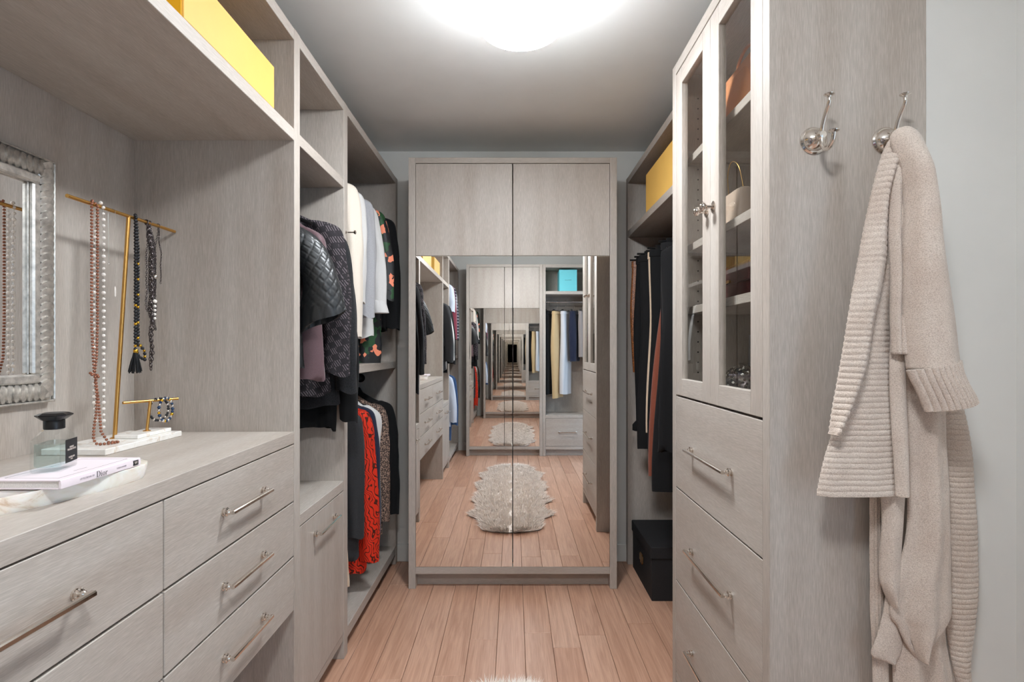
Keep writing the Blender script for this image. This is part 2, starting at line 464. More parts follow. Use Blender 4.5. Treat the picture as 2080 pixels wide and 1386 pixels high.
solo('trim_3', B(RWX - 0.015, RWX, DOOR_Y0, DOOR_Y1, DOOR_H, DOOR_H + 0.07), M_trim, kind='structure', bevel=0.003, label='white painted door casing head')
solo('baseboard_back', B(LB, 1.2, Y_BACK - 0.014, Y_BACK, 0, 0.105), M_trim, kind='structure', bevel=0.004, label='white baseboard along the far wall')
solo('baseboard_rear', B(LB, RWX, Y_REAR, Y_REAR + 0.014, 0, 0.105), M_trim, kind='structure', bevel=0.004, label='white baseboard along the rear wall')

# ------------------------------------------------------------------ handles
def handle_mesh(L):
    mb = MB()
    for s in (-1, 1):
        c = (0, s * L / 2, 0)
        mb.lathe([(0.0098, 0), (0.0098, 0.003), (0.0075, 0.0042), (0.0075, 0.0062), (0.0092, 0.0072), (0.0092, 0.0105), (0.0066, 0.012), (0.0066, 0.016), (0.0048, 0.018), (0.0048, 0.026)], c, 'X', 14)
        for k in range(10):                          # beaded collar
            a = 2 * PI * k / 10
            mb.ball((0.0088, c[1] + 0.0095 * math.cos(a), 0.0095 * math.sin(a)), 0.0021, 6, 4)
    h = 0.0048; d0, d1 = 0.0225, 0.031; e = L / 2 + 0.0055
    prof = [(d0, -h), (d1 - 0.002, -h), (d1, -h + 0.002), (d1, h - 0.002), (d1 - 0.002, h), (d0, h)]
    mb.loft([[(x, -e, z) for x, z in prof], [(x, e, z) for x, z in prof]][::-1])
    return mb.mesh('handle', M_chrome, smooth=35)
H20, H31 = handle_mesh(0.20), handle_mesh(0.31)
def handle(parent, world, rotz=0, me=H20):
    return link('handle', me, parent, world, (0, 0, rotz))

G = 0.0022     # half of a gap between fronts
# ------------------------------------------------------------------ left run
def mirror_y(y0, y1, m):
    return (y0, y1) if not m else (2 * YM - y1, 2 * YM - y0)

def hamper_unit(m, label):
    def Y(a, b): return mirror_y(a, b, m)
    a0, a1 = Y(1.706, 2.252)
    t = thing('hamper_cabinet', label, 'cabinet', ((LX + LB) / 2, (a0 + a1) / 2, 0))
    for q in (Y(1.706, 1.750), Y(2.204, 2.252)):
        part('side_panel', B(LB, LX, *q, 0, TOPZ), WV, t, BV)
    i = Y(1.750, 2.204)
    part('back_panel', B(LB, LB + 0.012, *i, 0.1, TOPZ), WV, t)
    part('top_panel', B(LB, LX - 0.001, *i, TOPZ - 0.037, TOPZ - 0.0005), WY, t, BV)
    part('shelf', B(LB + 0.012, LX - 0.001, *i, SH0, SH1), WY, t, BV)
    part('ledge', B(LB + 0.012, LX, i[0], i[1], 0.69, 0.727), WY, t, BV)
    d = part('hamper_door', B(LX - 0.022, LX - 0.001, i[0] + G, i[1] - G, 0.108, 0.686), WV, t, BV)
    handle(d, (LX - 0.001, (i[0] + i[1]) / 2, 0.622))
    part('bottom_rail', B(LX - 0.05, LX - 0.004, *i, 0.075, 0.104), WY, t, BV)
    part('toe_kick', B(LX - 0.075, LX - 0.055, *i, 0, 0.075), WY, t)
    mb = MB().tube([(-0.905, i[0], 1.845), (-0.905, i[1], 1.845)], 0.0125, 12)
    part('hanging_rod', mb, M_rod, t, smooth=40)
    return t
hamper_unit(False, 'grey oak hamper cabinet with pull-down door under the quilted leather jacket')
hamper_unit(True, 'grey oak hamper cabinet with pull-down door seen only in the mirror')

def hang_unit(m, label):
    def Y(a, b): return mirror_y(a, b, m)
    a0, a1 = Y(2.252, 3.222)
    t = thing('hanging_cabinet', label, 'cabinet', ((LX + LB) / 2, (a0 + a1) / 2, 0))
    part('side_panel', B(LB, LX, *Y(3.176, 3.222), 0, TOPZ), WV, t, BV)
    i = Y(2.252, 3.176)
    part('back_panel', B(LB, LB + 0.012, *i, 0.1, TOPZ), WV, t)
    part('top_panel', B(LB, LX - 0.001, *i, TOPZ - 0.037, TOPZ - 0.0005), WY, t, BV)
    part('middle_shelf', B(LB + 0.012, LX - 0.001, *i, 1.155, 1.192), WY, t, BV)
    part('bottom_shelf', B(LB + 0.012, LX - 0.001, *i, 0.062, 0.108), WY, t, BV)
    part('toe_kick', B(LX - 0.09, LX - 0.07, *i, 0, 0.062), M_gap, t)  # near-black colour puts the shade of the recess into the board
    for z in (2.105, 1.095):
        part('hanging_rod', MB().tube([(-0.895, i[0], z), (-0.895, i[1], z)], 0.0135, 12), M_rod, t, smooth=40)
        ye = i[1] if not m else i[0]; s = -1 if not m else 1
        part('rod_flange', MB().lathe([(0.025, 0), (0.025, s * 0.006), (0.018, s * 0.012), (0.018, s * 0.02)] if s > 0 else [(0.018, -0.02), (0.018, -0.012), (0.025, -0.006), (0.025, 0)], (-0.895, ye, z), 'Y', 18), M_rod, t, smooth=40)
    if not m:   # small pull-out valet pin on the upright
        part('valet_pin', MB().lathe([(0.007, 0), (0.007, 0.003), (0.0028, 0.005), (0.0028, 0.034), (0.0085, 0.036), (0.0085, 0.041), (0.004, 0.043)], (LX, 2.226, 1.743), 'X', 14), M_chrome, t, smooth=40)
    return t
hang_unit(False, 'tall grey oak double hanging cabinet left of the mirrored wardrobe')
hang_unit(True, 'tall grey oak double hanging cabinet seen only in the mirror')

V0, V1 = 2 * YM - 1.706, 1.706
van = thing('vanity_dresser', 'grey oak vanity dresser with six drawers and knee space', 'dresser', ((LX + LB) / 2, YM, 0))
mb = MB(); mb.box(LB + 0.012, LX - 0.024, V0, V1, 0.945, 0.965)
mb.box(LB + 0.012, LX - 0.024, V0, V1, 0.441, 0.456)
mb.box(LB + 0.012, LX - 0.024, YM - 0.01, YM + 0.01, 0.456, 0.945)
mb.box(LB + 0.012, LX - 0.024, V0, V0 + 0.016, 0.456, 0.945); mb.box(LB + 0.012, LX - 0.024, V1 - 0.016, V1, 0.456, 0.945)
mb.box(LB + 0.012, LB + 0.03, V0, V1, 0.456, 0.945)
part('body', mb, WY, van)
part('knee_back_panel', B(LB, LB + 0.012, V0, V1, 0, 0.965), WV, van)
zs = [0.965, 0.783, 0.611, 0.441]
for ya, yb in ((V0, YM), (YM, V1)):
    for k in range(3):
        d = part('drawer', B(LX - 0.022, LX - 0.001, ya + G, yb - G, zs[k + 1] + (G if k < 2 else 0), zs[k] - G * 1.4), WY, van, BV)
        handle(d, (LX - 0.001, (ya + yb) / 2, (zs[k] + zs[k + 1]) / 2))
solo('worktop', B(LB + 0.012, LX, V0, V1, 0.9655, 1.0025), WY, 'pale grey oak worktop over the vanity drawers holding the jewellery stand', 'worktop', bevel=BV)

oh = thing('overhead_shelf', 'grey oak overhead cubby above the vanity holding yellow boxes', 'shelf', ((LX + LB) / 2, YM, 1.0025))
part('back_panel', B(LB, LB + 0.012, V0, V1, 0.9655, TOPZ), WV, oh)
part('shelf_board', B(LB + 0.012, LX - 0.001, V0, V1, SH0, SH1), WY, oh, BV)
part('top_panel', B(LB + 0.012, LX - 0.001, V0, V1, TOPZ - 0.037, TOPZ - 0.0005), WY, oh, BV)

# ------------------------------------------------------------------ far and rear wardrobes
def wardrobe(x0, x1, yf, yb, label, seam=None):
    s = 1 if yf < yb else -1           # +1: the far one, facing the camera
    def YY(a, b): return tuple(sorted((yf + s * a, yf + s * b)))
    t = thing('wardrobe', label, 'wardrobe', ((x0 + x1) / 2, (yf + yb) / 2, 0))
    d = abs(yb - yf); p = 0.037
    part('side_panel', B(x0, x0 + p, *YY(0, d), 0, TOPZ), WV, t, BV)
    part('side_panel', B(x1 - p, x1, *YY(0, d), 0, TOPZ), WV, t, BV)
    part('top_rail', B(x0 + p, x1 - p, *YY(0, d), TOPZ - 0.03, TOPZ - 0.0005), WX, t, BV)
    part('back_panel', B(x0 + p, x1 - p, *YY(d - 0.012, d), 0.08, TOPZ - 0.03), WV, t)
    part('bottom_rail', B(x0 + p, x1 - p, *YY(0.001, 0.05), 0.078, 0.1145), WX, t, BV)
    part('toe_kick', B(x0 + p, x1 - p, *YY(0.06, 0.08), 0, 0.078), WX, t)
    cx = seam if seam is not None else (x0 + x1) / 2
    for k, (a, b) in enumerate(((x0 + p + 0.0018, cx - 0.0025), (cx + 0.0025, x1 - p - 0.0018))):
        dr = part('door', B(a, b, *YY(0.006, 0.024), 0.1165, TOPZ - 0.033), WV, t)
        part('upper_panel', B(a, b, *YY(0.001, 0.006), 1.757, TOPZ - 0.033), WV, dr, 0.0008)
        part('mirror_glass', B(a, b, *YY(0.0005, 0.006), 0.117, 1.7535), M_mirror, dr)
    return t
wardrobe(-0.553, 0.545, FW, Y_BACK - 0.016, 'large grey oak wardrobe with mirrored doors at the far end')
wardrobe(-0.56, 0.345, RFW, Y_REAR + 0.016, 'grey oak mirrored wardrobe seen only as a reflection')

# ------------------------------------------------------------------ tall glazed cabinet (right)
tc = thing('glazed_cabinet', 'tall pale oak cabinet with two glass doors over drawers', 'cabinet', (0.75, (TC0 + TC1) / 2, 0))
XB = 0.9275
part('end_panel', B(RX, XB, TC0, TC0 + 0.034, 0, TOPZ), WV, tc, BV)
part('side_panel', B(RX, XB, TC1 - 0.036, TC1, 0, TOPZ), WV, tc, BV)
part('back_panel', B(XB - 0.012, XB, TC0 + 0.034, TC1 - 0.036, 0.1, TOPZ), WV, tc)
part('top_panel', B(RX, XB, TC0 + 0.034, TC1 - 0.036, TOPZ - 0.038, TOPZ - 0.0005), WY, tc, BV)
part('toe_kick', B(RX + 0.06, RX + 0.08, TC0 + 0.034, TC1 - 0.036, 0, 0.1), WY, tc)
part('bottom_rail', B(RX + 0.002, RX + 0.05, TC0 + 0.034, TC1 - 0.036, 0.09, 0.117), WY, tc, BV)
ca, cb = TC0 + 0.0365, TC1 - 0.0385
for za, zb in ((0.775, 1.098), (0.447, 0.775), (0.12, 0.447)):
    d = part('drawer', B(RX + 0.001, RX + 0.022, ca, cb, za + G, zb - G), WY, tc, BV)
    handle(d, (RX + 0.001, (ca + cb) / 2, (za + zb) / 2), PI, H31)
part('drawer_case', B(RX + 0.024, XB - 0.012, ca, cb, 0.12, 1.112), WY, tc)
for z in (1.937, 1.629, 1.411):
    part('shelf', B(RX + 0.042, XB - 0.012, ca - 0.002, cb + 0.002, z - 0.026, z), WY, tc, BV)
mbh = MB()
for k in range(28):
    z = 1.18 + k * 0.036
    for xx in (0.655, 0.86):
        mbh.lathe([(0.0028, -0.0006), (0.0028, 0.0)], (xx, TC1 - 0.036, z), 'Y', 8)
part('shelf_pin_hole', mbh, M_gap, tc)
cmid = (ca + cb) / 2
st = 0.064
for k, (a, b) in enumerate(((ca, cmid - 0.0012), (cmid + 0.0012, cb))):
    z0, z1 = 1.1025, TOPZ - 0.041
    d = part('door', B(RX + 0.001, RX + 0.022, a, a + st, z0, z1), WV, tc, BV)
    part('stile', B(RX + 0.001, RX + 0.022, b - st, b, z0, z1), WV, d, BV)
    for q in (z0, z1 - 0.058):
        part('rail', B(RX + 0.001, RX + 0.022, a + st, b - st, q, q + 0.058), WY, d, BV)
    part('glass_pane', B(RX + 0.012, RX + 0.016, a + st - 0.002, b - st + 0.002, z0 + 0.056, z1 - 0.056), M_glass, d)
    yk = b - st / 2 + 0.006 if k == 0 else a + st / 2 - 0.006
    kb = MB().lathe([(0.0165, 0), (0.0165, -0.003), (0.012, -0.005), (0.0065, -0.008), (0.0055, -0.02), (0.009, -0.024), (0.0135, -0.027), (0.0145, -0.032), (0.0125, -0.036), (0.0085, -0.037), (0.007, -0.0395), (0.003, -0.041)][::-1], (RX + 0.001, yk, 1.672), 'X', 20)
    part('knob', kb, M_chrome, d, smooth=40)

# ------------------------------------------------------------------ right hanging cabinet
rh = thing('hanging_cabinet', 'grey oak hanging cabinet between glazed cabinet and mirrored wardrobe', 'cabinet', (0.93, 2.6, 0))
part('side_panel', B(RH, 1.2, 3.176, 3.222, 0, TOPZ), WV, rh, BV)
part('back_panel', B(1.188, 1.2, TC1, 3.176, 0, TOPZ), WV, rh)
part('top_panel', B(RH + 0.001, 1.188, TC1, 3.176, TOPZ - 0.037, TOPZ - 0.0005), WY, rh, BV)
part('shelf', B(RH + 0.001, 1.188, TC1, 3.176, SH0, SH1), WY, rh, BV)
part('hanging_rod', MB().tube([(0.915, TC1, 1.84), (0.915, 3.176, 1.84)], 0.0125, 12), M_rod, rh, smooth=40)
part('base_rail', B(RH + 0.25, 1.188, TC1, 3.176, 0, 0.06), WY, rh, BV)

# ------------------------------------------------------------------ rear hanging cabinet (behind the camera, seen in the mirror)
rc = thing('hanging_cabinet', 'grey oak cabinet with one wide drawer holding the turquoise box', 'cabinet', (0.64, -0.9, 0))
ra, rb, ry = 0.347, 0.935, Y_REAR + 0.016
part('side_panel', B(ra, ra + 0.034, ry, RFW, 0, TOPZ), WV, rc, BV)
part('side_panel', B(rb - 0.034, rb, ry, RFW, 0, TOPZ), WV, rc, BV)
ra, rb = ra + 0.034, rb - 0.034
part('back_panel', B(ra, rb, ry, ry + 0.012, 0.08, TOPZ), WV, rc)
part('top_panel', B(ra, rb, ry, RFW - 0.001, TOPZ - 0.037, TOPZ - 0.0005), WX, rc, BV)
part('shelf', B(ra, rb, ry + 0.012, RFW - 0.001, SH0, SH1), WX, rc, BV)
part('ledge', B(ra, rb, ry + 0.012, RFW - 0.001, 0.45, 0.487), WX, rc, BV)
d = part('drawer', B(ra + G, rb - G, RFW - 0.022, RFW - 0.001, 0.118, 0.447), WX, rc, BV)
handle(d, ((ra + rb) / 2, RFW - 0.001, 0.285), PI / 2)
part('bottom_rail', B(ra, rb, RFW - 0.05, RFW - 0.002, 0.078, 0.1145), WX, rc, BV)
part('toe_kick', B(ra, rb, RFW - 0.08, RFW - 0.06, 0, 0.078), WX, rc)
part('hanging_rod', MB().tube([(ra, -0.88, 1.84), (rb, -0.88, 1.84)], 0.011, 12), M_chrod, rc, smooth=40)
solo('trim_4', B(0.937, RWX - 0.002, RFW - 0.06, RFW - 0.04, 0, TOPZ), M_wall, kind='structure', label='pale filler beside the rear cabinet')

# ------------------------------------------------------------------ ceiling lamps
def lamp(y, label, mats):
    x = 0.022; R = 0.1355; zb = CEIL - 0.172
    t = thing('ceiling_lamp', label, 'lamp', (x, y, zb))
    n = 56
    part('ceiling_plate', MB().lathe([(R * 0.8, -0.014), (R * 0.8, 0)], (x, y, CEIL), 'Z', n), M_chrome, t, smooth=40)
    prof = [(R * 0.86, CEIL - zb - 0.016), (R, CEIL - zb - 0.016), (R, 0.028), (R * 0.985, 0.014), (R * 0.95, 0.005), (R * 0.9, 0.0), (R * 0.86, 0.001), (R * 0.855, 0.010), (R * 0.84, 0.012)]
    part('shade', MB().lathe(prof[::-1], (x, y, zb), 'Z', n, False), mats[1], t, smooth=50)
    part('diffuser', MB().lathe([(0.001, 0.004), (R * 0.5, 0.005), (R * 0.83, 0.0105)], (x, y, zb), 'Z', n, False), mats[0], t, smooth=50)
    return t
lamp(1.713, 'glowing white alabaster drum lamp on the ceiling', M_lamps[0])
lamp(0.14, 'second drum lamp on the ceiling above the rug, out of frame', M_lamps[1])

# ------------------------------------------------------------------ garments
def hanger(kind, desc, x, y, zrod, rotz=0, w=0.2, mat=None, drop=0.075, bar=False):
    t = thing('clothes_hanger', desc, 'hanger', (x, y, zrod), 'clothes hangers', rotz)
    WP[t] = (0, 0, 0)
    r = 0.018; pts = []
    for k in range(10):
        a = -0.45 + k / 9 * (PI + 0.3)
        pts.append((0.0 + r * math.cos(a), 0, r * math.sin(a) + 0.002))
    pts = pts + [(-r * 0.6, 0, -0.022), (0, 0, -0.034), (0, 0, -drop)]
    o = link('hook', MB().tube(pts, 0.0021, 6).mesh('hook', M_chrome, smooth=50), t, (0, 0, 0))
    if bar:
        mb = MB().tube([(-w, 0, -drop), (w, 0, -drop)], 0.0055, 8)
        for s in (-1, 1):
            mb.box(s * w * 0.8 - 0.012, s * w * 0.8 + 0.012, -0.009, 0.009, -drop - 0.03, -drop + 0.014)
    else:
        P = spline([(-w, 0, -drop - 0.055), (-w * 0.6, 0, -drop - 0.025), (-0.03, 0, -drop + 0.002), (0, 0, -drop + 0.006), (0.03, 0, -drop + 0.002), (w * 0.6, 0, -drop - 0.025), (w, 0, -drop - 0.055)], 19)
        mb = MB().tube(P, 0.0075, 8)
    o = link('shoulder_bar', mb.mesh('shoulder_bar', mat or M_black, smooth=60), t, (0, 0, 0))
    for c in t.children: c.location = (0, 0, 0)
    WP[t] = (x, y, zrod)
    return t

def sup(t, e): return math.copysign(abs(t) ** e, t)

def garment(name, label, cat, group, x, y, zrod, hw, ht, length, mat, sleeve=None, rotz=0, seed=0, flare=1.05, fold=0.010, nf=5, slmat=None,
            slw=0.052, slt=0.036, splay=0.03, collar=True, colmat=None, drop=0.075, quilt=False, cuff=None, hangdesc=None, hwid=None, sleeveless=False, hem=0.0, buttons=False, slope=0.07):
    rnd = random.Random(seed)
    t = thing(name, label, cat, (x, y, zrod - drop - length), group, rotz)
    ph = rnd.uniform(0, 6.28); ph2 = rnd.uniform(0, 6.28)
    N = 150 if quilt else 40
    top = -drop + 0.012
    zneck = top; zsh = top - slope
    rows = [(zneck + 0.012, 0.045, 0.026), (zneck, 0.062, 0.034), (zneck - slope * 0.4, hw * 0.55, ht * 0.72), (zsh, hw * 0.93, ht * 0.85), (zsh - 0.03, hw, ht * 0.95),
            (zsh - 0.14, hw * 0.99, ht), (zsh - length * 0.45, hw * (1 + (flare - 1) * 0.4), ht), (-drop - length * 0.8, hw * (1 + (flare - 1) * 0.8), ht), (-drop - length, hw * flare, ht * 1.03)]
    R = spline(rows, 150 if quilt else 34)
    z0 = zrod - (zrod - drop - length)          # local offset: origin sits at the hem
    base = drop + length
    rings = []
    for i, (z, w, h) in enumerate(R):
        tt = min(1, max(0, (zsh - z) / (length * 0.5)))
        ring = []
        for k in range(N):
            a = 2 * PI * k / N
            px = w * sup(math.cos(a), 0.75); py = h * sup(math.sin(a), 0.8)
            f = fold * tt * (math.sin(nf * px / hw * 1.7 + ph + z * 2) + 0.5 * math.sin(nf * 2.3 * px / hw + ph2 - z * 3))
            f += 0.004 * mnoise.noise((px * 16 + seed, py * 9, z * 12 + seed))
            if quilt:
                uu, ww = px / 0.036, z / 0.036
                f += math.copysign(0.0035 * min(1, min(abs(math.sin(PI * (uu + ww))), abs(math.sin(PI * (uu - ww)))) / 0.4) ** 0.7, math.sin(a))
            xx = px + 0.010 * tt * math.sin(3 * py / h + z * 6 + ph) + 0.006 * mnoise.noise((z * 9, seed, a))
            zz = z + base + (hem * math.sin(a) if i == len(R) - 1 else 0)
            ring.append((xx, py + f, zz))
        rings.append(ring)
    def hollow(rs, inset, up):
        c = [sum(p[k] for p in rs[-1]) / len(rs[-1]) for k in range(3)]
        def scl(f, dz): return [(c[0] + (p[0] - c[0]) * f, c[1] + (p[1] - c[1]) * f, p[2] + dz) for p in rs[-1]]
        return rs + [scl(inset, 0.0), scl(inset * 0.97, up)]
    for i in range(len(rings) - 5, len(rings)):
        f = (i - len(rings) + 6) / 5
        rings[i] = [(x_, y_, z_ + 0.010 * f * math.sin(2 * PI * k / N * 3 + ph) + 0.006 * f * math.sin(2 * PI * k / N * 7 + ph2)) for k, (x_, y_, z_) in enumerate(rings[i])]
    bo = link('body', MB().loft(hollow(rings, 0.95, 0.05), True, True, True).mesh('body', mat, smooth=70), t, WP[t]); bo.location = (0, 0, 0)
    if collar:
        cr = []
        for (dz, rx, ryy) in ((-0.012, 0.058, 0.036), (0.02, 0.05, 0.034), (0.03, 0.056, 0.04), (0.004, 0.072, 0.05), (-0.006, 0.074, 0.052)):
            cr.append([(rx * math.cos(2 * PI * k / 24), ryy * math.sin(2 * PI * k / 24), zneck + dz + base - 0.01 * abs(math.cos(2 * PI * k / 24))) for k in range(24)])
        o = link('collar', MB().loft(cr, False).mesh('collar', colmat or mat, smooth=60), t, WP[t]); o.location = (0, 0, 0)
    if sleeve:
        for s in (-1, 1):
            rows = [(s * (hw - 0.055), 0, zsh + 0.018, slw * 0.75, slt * 0.8), (s * (hw - 0.015), 0, zsh - 0.02, slw * 1.05, slt), (s * (hw + splay * 0.4), 0.004, zsh - sleeve * 0.3, slw, slt),
                    (s * (hw + splay * 0.9), rnd.uniform(-0.008, 0.008), zsh - sleeve * 0.62, slw * 0.92, slt * 0.92), (s * (hw + splay), rnd.uniform(-0.012, 0.012), zsh - sleeve, slw * (0.82 if not quilt else 1.2), slt * 0.85)]
            RR = spline(rows, 110 if quilt else 26); M = 110 if quilt else 22; rr = []
            for i, (cx, cy, cz, a_, b_) in enumerate(RR):
                ring = []
                for k in range(M):
                    an = 2 * PI * k / M
                    wr = 1 + 0.10 * mnoise.noise((cz * 11 + seed, math.cos(an) * 1.5, s + math.sin(an) * 1.5)) + 0.075 * math.sin(4 * an + ph + cz * 7) + 0.04 * math.sin(7 * an - cz * 9)
                    if quilt:
                        uu, ww = 11 * an / (2 * PI), cz / 0.036
                        wr = 1 + 0.06 * min(1, min(abs(math.sin(PI * (uu + ww))), abs(math.sin(PI * (uu - ww)))) / 0.4) ** 0.7
                    ring.append((cx + a_ * wr * math.cos(an), cy + b_ * wr * math.sin(an), cz + base))
                rr.append(ring)
            for i in range(len(rr) - 4, len(rr)):
                f = (i - len(rr) + 5) / 4
                rr[i] = [(x_, y_, z_ + f * (0.35 * (x_ - rr[i][0][0]) * s * (1.3 if quilt else -0.5) + 0.005 * math.sin(2 * PI * k / M * 3 + ph))) for k, (x_, y_, z_) in enumerate(rr[i])]
            o = link('sleeve', MB().loft(hollow(rr, 0.9, 0.05), True, True, True).mesh('sleeve', slmat or mat, smooth=70), t, WP[t]); o.location = (0, 0, 0)
            if cuff:
                cx, cy, cz, a_, b_ = RR[-1]
                cw = []
                for dz, f in ((0.035, 0.98), (0.03, 1.12), (-0.028, 1.2), (-0.03, 1.08)):
                    cw.append([(cx + s * (-dz) * 0.25 + a_ * f * math.cos(2 * PI * k / 20), cy + b_ * f * math.sin(2 * PI * k / 20), cz + dz + base) for k in range(20)])
                o = link('cuff', MB().loft(cw, True, True, True).mesh('cuff', cuff, smooth=50), t, WP[t]); o.location = (0, 0, 0)
    if hangdesc:
        hanger(name, hangdesc, x, y, zrod, rotz, hwid or hw * 0.9, drop=drop)
    return t

def trousers(name, label, cat, group, x, y, zrod, hw, ht, length, mat, rotz=0, seed=0, drop=0.085, hangdesc=None, flare=1.0, fold=0.006, barw=None, ruffle=0.0):
    rnd = random.Random(seed); ph = rnd.uniform(0, 6)
    t = thing(name, label, cat, (x, y, zrod - drop - length), group, rotz)
    N = 36; top = -drop
    R = spline([(top + 0.004, hw * 0.96, ht * 0.4), (top - 0.004, hw, ht * 0.62), (top - 0.05, hw, ht * 0.8), (top - length * 0.4, hw * (1 + (flare - 1) * 0.4), ht), (top - length * 0.85, hw * (1 + (flare - 1) * .9), ht * 0.95), (top - length, hw * flare, ht * 0.9)], 28)
    base = drop + length; rings = []
    for i, (z, w, h) in enumerate(R):
        tt = min(1, (top - z) / (length * 0.4) if length else 0); tt = max(0, tt)
        ring = []
        for k in range(N):
            a = 2 * PI * k / N
            px = w * sup(math.cos(a), 0.7); py = h * sup(math.sin(a), 0.7)
            crease = -0.35 * h * math.exp(-(px / (0.16 * w)) ** 2) * math.copysign(1, math.sin(a)) * tt if abs(math.sin(a)) > 0.05 else 0
            f = fold * tt * math.sin(6 * px / hw + ph + 3 * z) + crease
            xx = px + 0.012 * tt * math.sin(ph + z * 5)
            if ruffle and i >= len(R) - 3: f += ruffle * math.sin(k * 2.1); xx *= 1.08
            ring.append((xx, py + f, z + base + (0.006 * math.sin(ph + a) if i == len(R) - 1 else 0)))
        rings.append(ring)
    o = link('leg_fabric', MB().loft(rings, True, True, True).mesh('leg_fabric', mat, smooth=70), t, WP[t]); o.location = (0, 0, 0)
    wb = MB().loft([[(hw * f * sup(math.cos(2 * PI * k / 28), 0.7), ht * g * sup(math.sin(2 * PI * k / 28), 0.7), top + dz + base) for k in range(28)] for dz, f, g in ((0.006, 0.985, 0.55), (0.004, 1.012, 0.78), (-0.03, 1.015, 0.92), (-0.032, 0.99, 0.7))], False, True, True)
    o = link('waistband', wb.mesh('waistband', mat, smooth=50), t, WP[t]); o.location = (0, 0, 0)
    if hangdesc:
        hanger(name, hangdesc, x, y, zrod, rotz, barw or hw * 1.05, drop=drop - 0.012, bar=True)
    return t

# -- hamper rack: jackets above the pull-down door
HX, HZ = -0.905, 1.845
g1 = 'jackets above the hamper'
garment('leather_jacket', 'black quilted leather jacket with wide cropped sleeves', 'jacket', g1, HX, 1.835, HZ, 0.185, 0.036, 0.56, C['quilt'], 0.27, seed=1, quilt=True, slw=0.062, slt=0.046, splay=0.075, drop=0.085, slope=0.11, hangdesc='black hanger inside the quilted leather jacket')
garment('silk_blouse', 'mauve silk blouse behind the quilted leather jacket', 'blouse', g1, HX, 1.915, HZ + 0.0, 0.215, 0.026, 0.60, C['mauve'], 0.40, seed=2, slw=0.036, slt=0.03, splay=-0.035, drop=0.085, slope=0.10, hangdesc='black hanger inside the mauve blouse')
garment('tweed_jacket', 'plum and black houndstooth tweed jacket', 'jacket', g1, HX, 1.99, HZ, 0.225, 0.036, 0.67, C['tweed'], 0.55, seed=3, slw=0.056, slt=0.040, splay=0.035, slmat=C['tweed'], hangdesc='black hanger inside the houndstooth jacket')
garment('knit_cardigan', 'dark charcoal knitted cardigan in front of the upright', 'cardigan', g1, HX, 2.075, HZ - 0.02, 0.225, 0.034, 0.70, C['knit'], 0.6, seed=4, slw=0.05, slt=0.034, splay=0.04, hangdesc='black hanger inside the charcoal knit cardigan')
garment('long_tunic', 'long black top hanging lowest above the hamper', 'top', g1, HX, 2.145, HZ - 0.02, 0.20, 0.028, 0.80, C['black'], 0.72, seed=5, slw=0.045, slt=0.03, splay=0.05, hangdesc='black hanger inside the long black top')

# -- upper rail of the far left hanging cabinet
UX, UZ = -0.895, 2.105
g2 = 'blouses on the upper rail'
garment('silk_blouse', 'cream silk blouse with scalloped cuffs on the upper rail', 'blouse', g2, UX, 2.36, UZ, 0.175, 0.036, 0.74, C['cream'], 0.66, seed=11, slw=0.05, slt=0.045, splay=0.018, hem=0.015, hangdesc='black hanger inside the cream blouse')
garment('cotton_shirt', 'long white cotton shirt beside the cream blouse', 'shirt', g2, UX, 2.46, UZ, 0.175, 0.04, 0.80, C['white'], 0.50, seed=12, slw=0.046, slt=0.036, splay=0.01, hem=0.02, hangdesc='black hanger inside the white shirt')
garment('jersey_sweater', 'grey jersey top with long sleeves beside the white shirt', 'top', g2, UX, 2.60, UZ, 0.185, 0.034, 0.62, C['grey'], 0.56, seed=13, slw=0.042, slt=0.034, splay=0.012, hangdesc='black hanger inside the grey jersey top')
garment('white_blouse', 'white blouse with stiff turned-back cuffs on the upper rail', 'blouse', g2, UX, 2.70, UZ, 0.18, 0.026, 0.70, C['white'], 0.50, seed=14, slw=0.04, slt=0.03, splay=0.05, cuff=C['white'], hangdesc='black hanger inside the cuffed white blouse')
garment('floral_dress', 'black dress printed with green leaves and coral flowers', 'dress', g2, UX, 2.80, UZ, 0.19, 0.036, 0.86, C['floral'], 0.46, seed=15, slw=0.05, slt=0.036, splay=0.045, hangdesc='black hanger inside the floral dress')
garment('lace_cardigan', 'sheer charcoal cardigan beside the floral dress', 'cardigan', g2, UX, 2.90, UZ, 0.19, 0.026, 0.66, C['charcoal'], 0.45, seed=16, slw=0.036, slt=0.026, splay=0.0, hangdesc='black hanger inside the sheer charcoal cardigan')
garment('black_jacket', 'plain black jacket at the far end of the upper rail', 'jacket', g2, UX, 2.99, UZ, 0.195, 0.04, 0.66, C['black'], 0.60, seed=17, slw=0.05, slt=0.036, splay=0.03, hangdesc='black hanger inside the plain black jacket')

